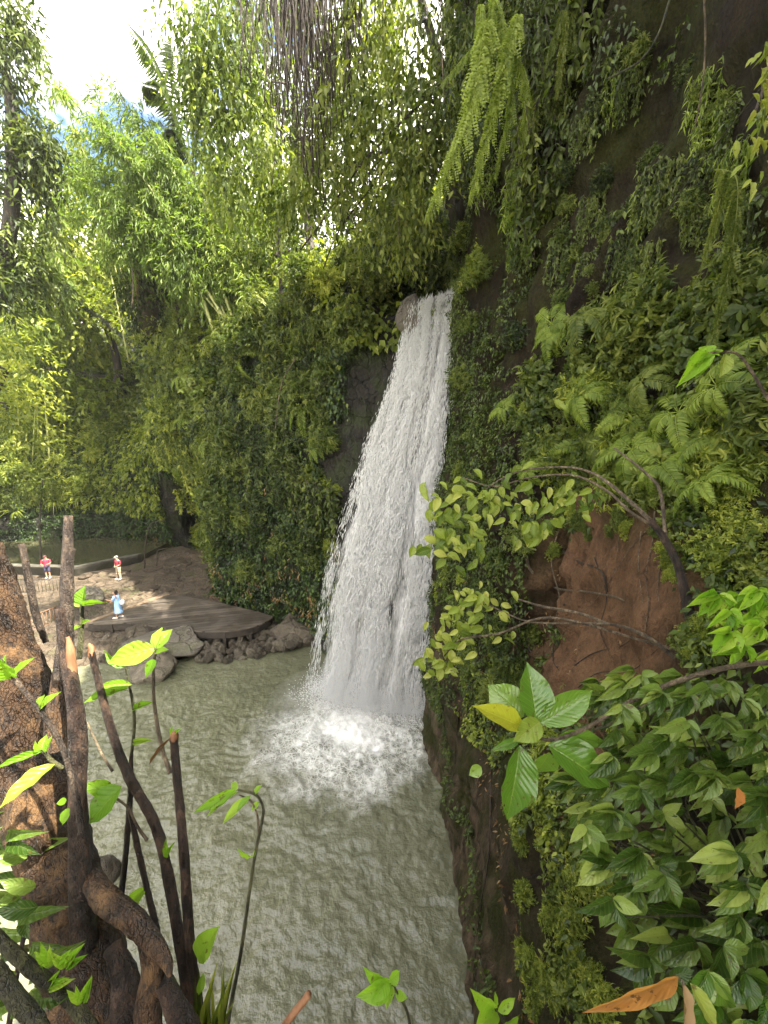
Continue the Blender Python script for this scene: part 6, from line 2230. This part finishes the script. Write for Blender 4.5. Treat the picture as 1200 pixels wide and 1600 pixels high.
b = ad(430, 1660, 1.4)
o = Plant('twig', 'snapped reddish twig tip at the bottom edge before the pool', 'twig', b)
o.stem([(420, 1640, 1.4), (450, 1595, 1.4), (470, 1570, 1.4), (483, 1553, 1.4)], [5, 5.5, 5, 5], 'wood_broken', jitter=.15)

# --- large leaved rosette on its arching branch, right of centre
b = ad(1230, 1028, 2.3)
o = Plant('rosette_branch', 'arching branch ending in a rosette of large glossy leaves', 'branch', b)
o.stem([(1230, 1034, 2.3), (1150, 1040, 2.3), (1060, 1064, 2.28), (985, 1096, 2.25), (915, 1138, 2.22), (860, 1156, 2.2), (832, 1146, 2.2)], [4, 3.9, 3.7, 3.3, 3, 2.6, 2.2], 'twig', name='stem')
o.stem([(1065, 1086, 2.27), (1010, 1100, 2.25), (960, 1128, 2.23), (930, 1140, 2.2)], [2.4, 2.2, 2, 1.6], 'twig_green', name='twig', sides=7)
o.leafset([((838, 1126, 2.2), (827, 1036, 2.24), 56, (.1, -.95, .3)), ((842, 1130, 2.2), (930, 1078, 2.22), 42, (.1, -.7, .7)), ((818, 1120, 2.23), (762, 1070, 2.32), 56, (-.2, -.8, .5)),
           ((816, 1136, 2.2), (744, 1102, 2.12), 34, (-.1, -.65, .8), 'leaf_gold'), ((844, 1128, 2.19), (804, 1158, 2.1), 34, (0, -.7, .7), 'leaf_yellow'),
           ((812, 1164, 2.2), (797, 1290, 2.14), 60, (.15, -.95, .25)), ((856, 1164, 2.2), (960, 1228, 2.12), 64, (.15, -.55, .8)), ((866, 1156, 2.22), (952, 1158, 2.26), 26, (.1, -.6, .8)),
           ((812, 1156, 2.21), (768, 1172, 2.2), 14, (0, -.7, .7)), ((752, 1198, 2.2), (733, 1212, 2.18), 18, (0, -.8, .6)), ((858, 1176, 2.26), (840, 1210, 2.3), 44, (.2, -.8, .4))], 'leaf_hero', LN, name='leaf', seed=20)

# --- big glossy shrub, lower right: several plants of drooping ribbed leaves
def spray_plant(label, region, n, size, depth, seed, mat='leaf_glossy', name='shrub', root=(1230, 1500, 2.6), tiltx=(-.5, .2), fill=0):
    r = rng_(seed)
    b = ad(*root)
    o = Plant(name, label, 'shrub', b)
    pts = np.array(region, float)
    mbs = MB()
    it = []
    got = []
    tries = 0
    while len(got) < n and tries < 4000:
        tries += 1
        q = pts.min(0) + (pts.max(0) - pts.min(0)) * r.random(2)
        if not inpoly(np.array([q[0]]), np.array([q[1]]), region)[0]:
            continue
        if any(np.hypot(*(q - g_)) < size * .62 for g_ in got):
            continue
        got.append(q)
        d = r.uniform(*depth)
        lead = r.uniform(.3, 2.4) + (.5 if q[0] > 1000 else .9)
        k = int(r.integers(4, 8))
        for j in range(k):
            a_ = lead + (j - (k - 1) / 2) * .55 + r.normal(0, .15)
            l = size * r.uniform(.7, 1.15) * (1 - .12 * abs(j - (k - 1) / 2))
            e = (q[0] + l * math.cos(a_), q[1] + l * (.8 * math.sin(a_) + .18), d - .10 * r.random())
            it.append(((q[0], q[1], d), e, l * r.uniform(.32, .43), (r.normal(0, .35), -.55 + r.normal(0, .2), .75)))
        e = np.array(ad(q[0] + r.uniform(-20, 50), q[1] + r.uniform(20, 60), d + .25)) - o.B
        tube(mbs, smooth_path([np.array(ad(q[0], q[1], d)) - o.B, e, (e * .5) + r.normal(0, .05, 3), (0, 0, -.2)], 5), lerp_arr([.003, .004, .007, .010], 16), 6)
    link('stem', mbs.mesh('stem', M['twig_green']), o.o)
    o.leafset(it, mat, LN_DROOP, name='foliage', one=True, seed=seed)
    return o


spray_plant('glossy ribbed leaved shrub, upper part of the lower right thicket', [(940, 1080), (1010, 1050), (1210, 1060), (1210, 1230), (960, 1230)], 52, 48, (2.0, 2.7), 21)
spray_plant('dense glossy shrub in the middle of the lower right thicket', [(880, 1200), (1210, 1200), (1210, 1360), (960, 1350), (890, 1260)], 50, 54, (1.9, 2.6), 22)
spray_plant('glossy shrub with big drooping leaves at the bottom right', [(950, 1330), (1210, 1330), (1210, 1560), (1030, 1540), (960, 1440)], 36, 70, (1.7, 2.5), 23)
spray_plant('dark leaved shrub at the very bottom right corner', [(1080, 1520), (1210, 1500), (1210, 1660), (1090, 1660)], 12, 80, (1.6, 2.2), 24, mat='leaf_hero')
spray_plant('pale green fern like shrub at the right edge above the arching branch', [(1120, 930), (1210, 910), (1210, 1030), (1140, 1000)], 14, 46, (2.2, 2.9), 25, mat='leaf_lime', root=(1260, 1000, 2.8))
spray_plant('small leaved shrub at the foot of the bare soil', [(930, 1060), (1000, 1040), (1010, 1110), (940, 1130)], 7, 34, (2.6, 3.2), 26, root=(980, 1180, 3.2))

b = ad(1010, 1640, 1.6)
o = Plant('lance_leaf_plant', 'plant with one orange red lance leaf at the bottom right', 'plant', b)
o.stem([(1075, 1680, 1.6), (1078, 1600, 1.6), (1066, 1532, 1.6)], [3, 3, 2.5], 'twig', sides=7)
o.leafset([((1060, 1526, 1.62), (918, 1588, 1.5), 19, (.1, -.6, .8), 'leaf_red'), ((1066, 1534, 1.6), (1076, 1640, 1.52), 26, (.4, -.8, .3), 'leaf_dead'), ((1078, 1536, 1.6), (1128, 1620, 1.55), 24, (.2, -.7, .5), 'leaf_yellow')], 'leaf_hero', LN_LONG, name='leaf', seed=27)
b = ad(1152, 1240, 2.0)
o = Plant('dead_leaf', 'pinkish brown dead leaf caught in the glossy shrub', 'leaf', b)
o.leafset([((1152, 1230, 1.9), (1152, 1266, 1.88), 20, (.2, -.9, .3))], 'leaf_red', LN, name='blade', seed=28)

# --- arching twigs with yellowing leaves over the soil scar
b = ad(1098, 1060, 3.5)
o = Plant('arching_shrub', 'dark leaning branch whose arching twigs carry yellowing leaves over the ivy', 'shrub', b)
o.stem([(1100, 1075, 3.5), (1080, 980, 3.55), (1062, 892, 3.6), (1038, 842, 3.7), (1015, 812, 3.75)], [8, 7.5, 6.5, 5.5, 4], 'bark_dark', name='branch', knots=.08)
A1 = [(1015, 812, 3.75), (985, 784, 3.85), (947, 752, 4.0), (920, 737, 4.1), (885, 730, 4.2), (824, 734, 4.4), (780, 750, 4.55), (735, 785, 4.7), (690, 815, 4.8)]
A2 = [(1017, 820, 3.75), (985, 800, 3.8), (950, 768, 3.95), (905, 745, 4.1), (865, 742, 4.2), (820, 748, 4.35), (770, 760, 4.5), (720, 745, 4.65)]
A3 = [(1090, 1058, 3.5), (1030, 1008, 3.6), (990, 985, 3.7), (950, 975, 3.8), (890, 974, 3.95), (830, 972, 4.1), (790, 958, 4.25), (745, 935, 4.4)]
A4 = [(950, 975, 3.8), (905, 958, 3.95), (850, 948, 4.1), (805, 935, 4.25)]
A5 = [(1040, 846, 3.7), (1032, 770, 3.8), (1010, 740, 3.9), (960, 700, 4.05)]
A6 = [(1095, 1050, 3.5), (1060, 1020, 3.5), (1000, 1000, 3.7), (860, 965, 4.0), (780, 990, 4.3), (720, 1000, 4.45), (690, 1030, 4.5)]
for P, rr in ((A1, [3.4, 3, 2.6, 2.1, 1.8, 1.5, 1.2, .9, .6]), (A2, [2.6, 2.4, 2.1, 1.8, 1.5, 1.3, 1, .6]), (A3, [4.6, 3.8, 2.8, 2.1, 1.7, 1.4, 1.1, .8]), (A4, [2.5, 2.2, 2, 1.2]), (A5, [3, 2.6, 2.2, 1.4]), (A6, [3, 2.5, 2, 2, 1.8, 1.5, 1])):
    o.stem(P, rr, 'twig', name='twig', sides=7, n=6)
r = rng_(95)


def along(cl, n, size, spread, d0, droop=1.0):
    it = []
    for k in range(n):
        cx, cy_, sx, sy = cl[int(r.integers(len(cl)))]
        x, y = cx + r.normal(0, sx), cy_ + r.normal(0, sy)
        d = d0 + (860 - x) / 200 * .35 + r.normal(0, .12)
        l = size * r.uniform(.65, 1.2)
        a_ = r.uniform(.2, 2.9)
        it.append(((x, y, d), (x + l * math.cos(a_), y + l * math.sin(a_) * .9, d - .03), l * r.uniform(.42, .58), (r.normal(0, .35), -.7 + r.normal(0, .25), .6)))
    return it


o.leafset(along([(700, 790, 22, 22), (690, 840, 18, 22), (735, 780, 25, 20), (770, 770, 25, 15), (810, 790, 30, 22), (860, 770, 25, 14), (900, 775, 20, 12), (840, 820, 15, 15), (730, 840, 18, 15)], 190, 23, 1, 4.3), 'leaf_yellow', LN_DROOP, name='foliage', one=True, seed=29)
o.leafset(along([(715, 960, 22, 20), (700, 1010, 22, 20), (740, 990, 25, 15), (690, 1040, 12, 8), (760, 950, 25, 12), (735, 930, 20, 8)], 110, 20, 1, 4.2), 'leaf_yellow', LN_DROOP, name='foliage', one=True, seed=30)

# --- roots and bare twigs on the soil scar
RT = [
    ('pale root looping across the top of the bare red soil', [(822, 868), (832, 893), (868, 918), (915, 924), (960, 932), (978, 940)], 4.5, 'twig'),
    ('dark root arching over the upper soil scar', [(880, 862), (905, 878), (940, 892), (952, 925)], 4, 'root_dark'),
    ('short root curling along the foot of the dark crack', [(824, 990), (828, 1015), (850, 1035), (872, 1042)], 4.5, 'root_dark'),
    ('thin bare twig crossing the soil from upper right to lower left', [(1010, 830), (985, 860), (955, 905), (925, 945), (905, 958)], 1.6, 'twig'),
    ('pale hanging rootlets in the middle of the soil scar', [(1025, 800), (1020, 850), (1012, 900), (1016, 945), (1010, 985), (1020, 1000)], 2.0, 'twig'),
    ('second thread of rootlets left of the pale ones', [(1003, 830), (1000, 880), (1005, 930), (1012, 965)], 1.6, 'twig'),
    ('thin dark root running down the lower soil', [(882, 945), (870, 985), (865, 1030), (875, 1048)], 3, 'root_dark'),
    ('twig lying across the lower soil scar', [(900, 1040), (930, 1020), (970, 1010), (1000, 990)], 2.0, 'root_dark'),
    ('fine root along the bottom of the soil scar', [(905, 1075), (935, 1052), (990, 1048), (1030, 1015)], 1.8, 'root_dark'),
    ('thin pale root wandering down the left of the soil scar', [(872, 830), (862, 880), (875, 940), (860, 990), (866, 1030)], 2.2, 'twig'),
    ('branched rootlet crossing the middle of the soil', [(930, 870), (950, 930), (940, 985), (960, 1030)], 1.8, 'root_dark'),
    ('wispy rootlet by the dark leaning branch', [(1035, 880), (1030, 930), (1045, 985), (1038, 1030)], 1.8, 'twig'),
    ('fine hanging root under the arching twigs', [(965, 800), (968, 850), (960, 900)], 1.6, 'twig'),
    ('long hanging root on the wet rock right of the falls foot', [(716, 1040), (716, 1120), (712, 1180), (718, 1260), (716, 1290)], 2.2, 'root_dark'),
    ('long thin root on the wet rock below the large rosette', [(768, 1200), (765, 1330), (752, 1420), (742, 1510), (738, 1600)], 2.4, 'root_dark'),
]
for lab, pts, rp, mt in RT:
    P = []
    for (x, y) in pts:
        h = hit(x, y, ['right'])
        P.append(h[0] + h[1] * .02)
    o = thing('root', lab, 'root', P[0])
    Pm = smooth_path(P, 6) - np.array(P[0])
    dep = P[0].y * CP - (P[0].z - CAM_H) * SP
    mb = MB()
    tube(mb, Pm, lerp_arr([rp * dep / F * .55, rp * dep / F * .2], len(Pm)), 7, jitter=.15, seed=len(lab))
    link('stem', mb.mesh('stem', M[mt]), o)

# --- bright young leaves near the right edge
b = ad(1200, 620, 3.0)
o = Plant('creeper', 'creeper with a few large bright leaves near the right edge', 'creeper', b)
o.stem([(1210, 640, 3.0), (1160, 560, 3.0), (1130, 550, 3.0), (1105, 552, 3.0)], [2.4, 2, 1.8, 1.4], 'twig', sides=7)
o.leafset([((1108, 552, 3.0), (1088, 590, 2.9), 18), ((1125, 556, 3.0), (1090, 548, 3.02), 16), ((1108, 550, 3.0), (1062, 600, 2.9), 24), ((1105, 552, 3.0), (1105, 538, 3.05), 22), ((1110, 552, 3.0), (1072, 572, 2.95), 20), ((1118, 552, 3.0), (1128, 545, 3.0), 12)], 'leaf_lime', LN, seed=31)
o.leafset([((1134, 554, 3.0), (1128, 588, 2.95), 22)], 'leaf_yellow', LN, seed=32)
b = ad(870, 640, 5.6)
o = Plant('creeper', 'single bright yellow leaf cluster in the shade of the right cliff', 'creeper', b)
o.leafset([((876, 640, 5.6), (866, 622, 5.6), 16), ((872, 632, 5.6), (884, 640, 5.55), 10)], 'leaf_yellow', LN, seed=33)
b = ad(1210, 100, 2.6)
o = Plant('hanging_plant', 'bleached trailing plant hanging in at the upper right edge', 'plant', b)
o.stem([(1215, 60, 2.6), (1200, 120, 2.6), (1180, 175, 2.6)], [3, 3, 2], 'twig', sides=7)
r = rng_(97)
it = []
for k in range(46):
    t = r.random()
    x, y = 1205 - 30 * t + r.normal(0, 10), 60 + 200 * t + r.normal(0, 14)
    l = r.uniform(14, 34)
    a_ = r.uniform(.9, 2.4)
    it.append(((x, y, 2.6 + r.normal(0, .08)), (x + l * math.cos(a_), y + l * math.sin(a_), 2.6), l * .3))
o.leafset(it, 'leaf_yellow', LN_LONG, name='foliage', one=True, seed=34)
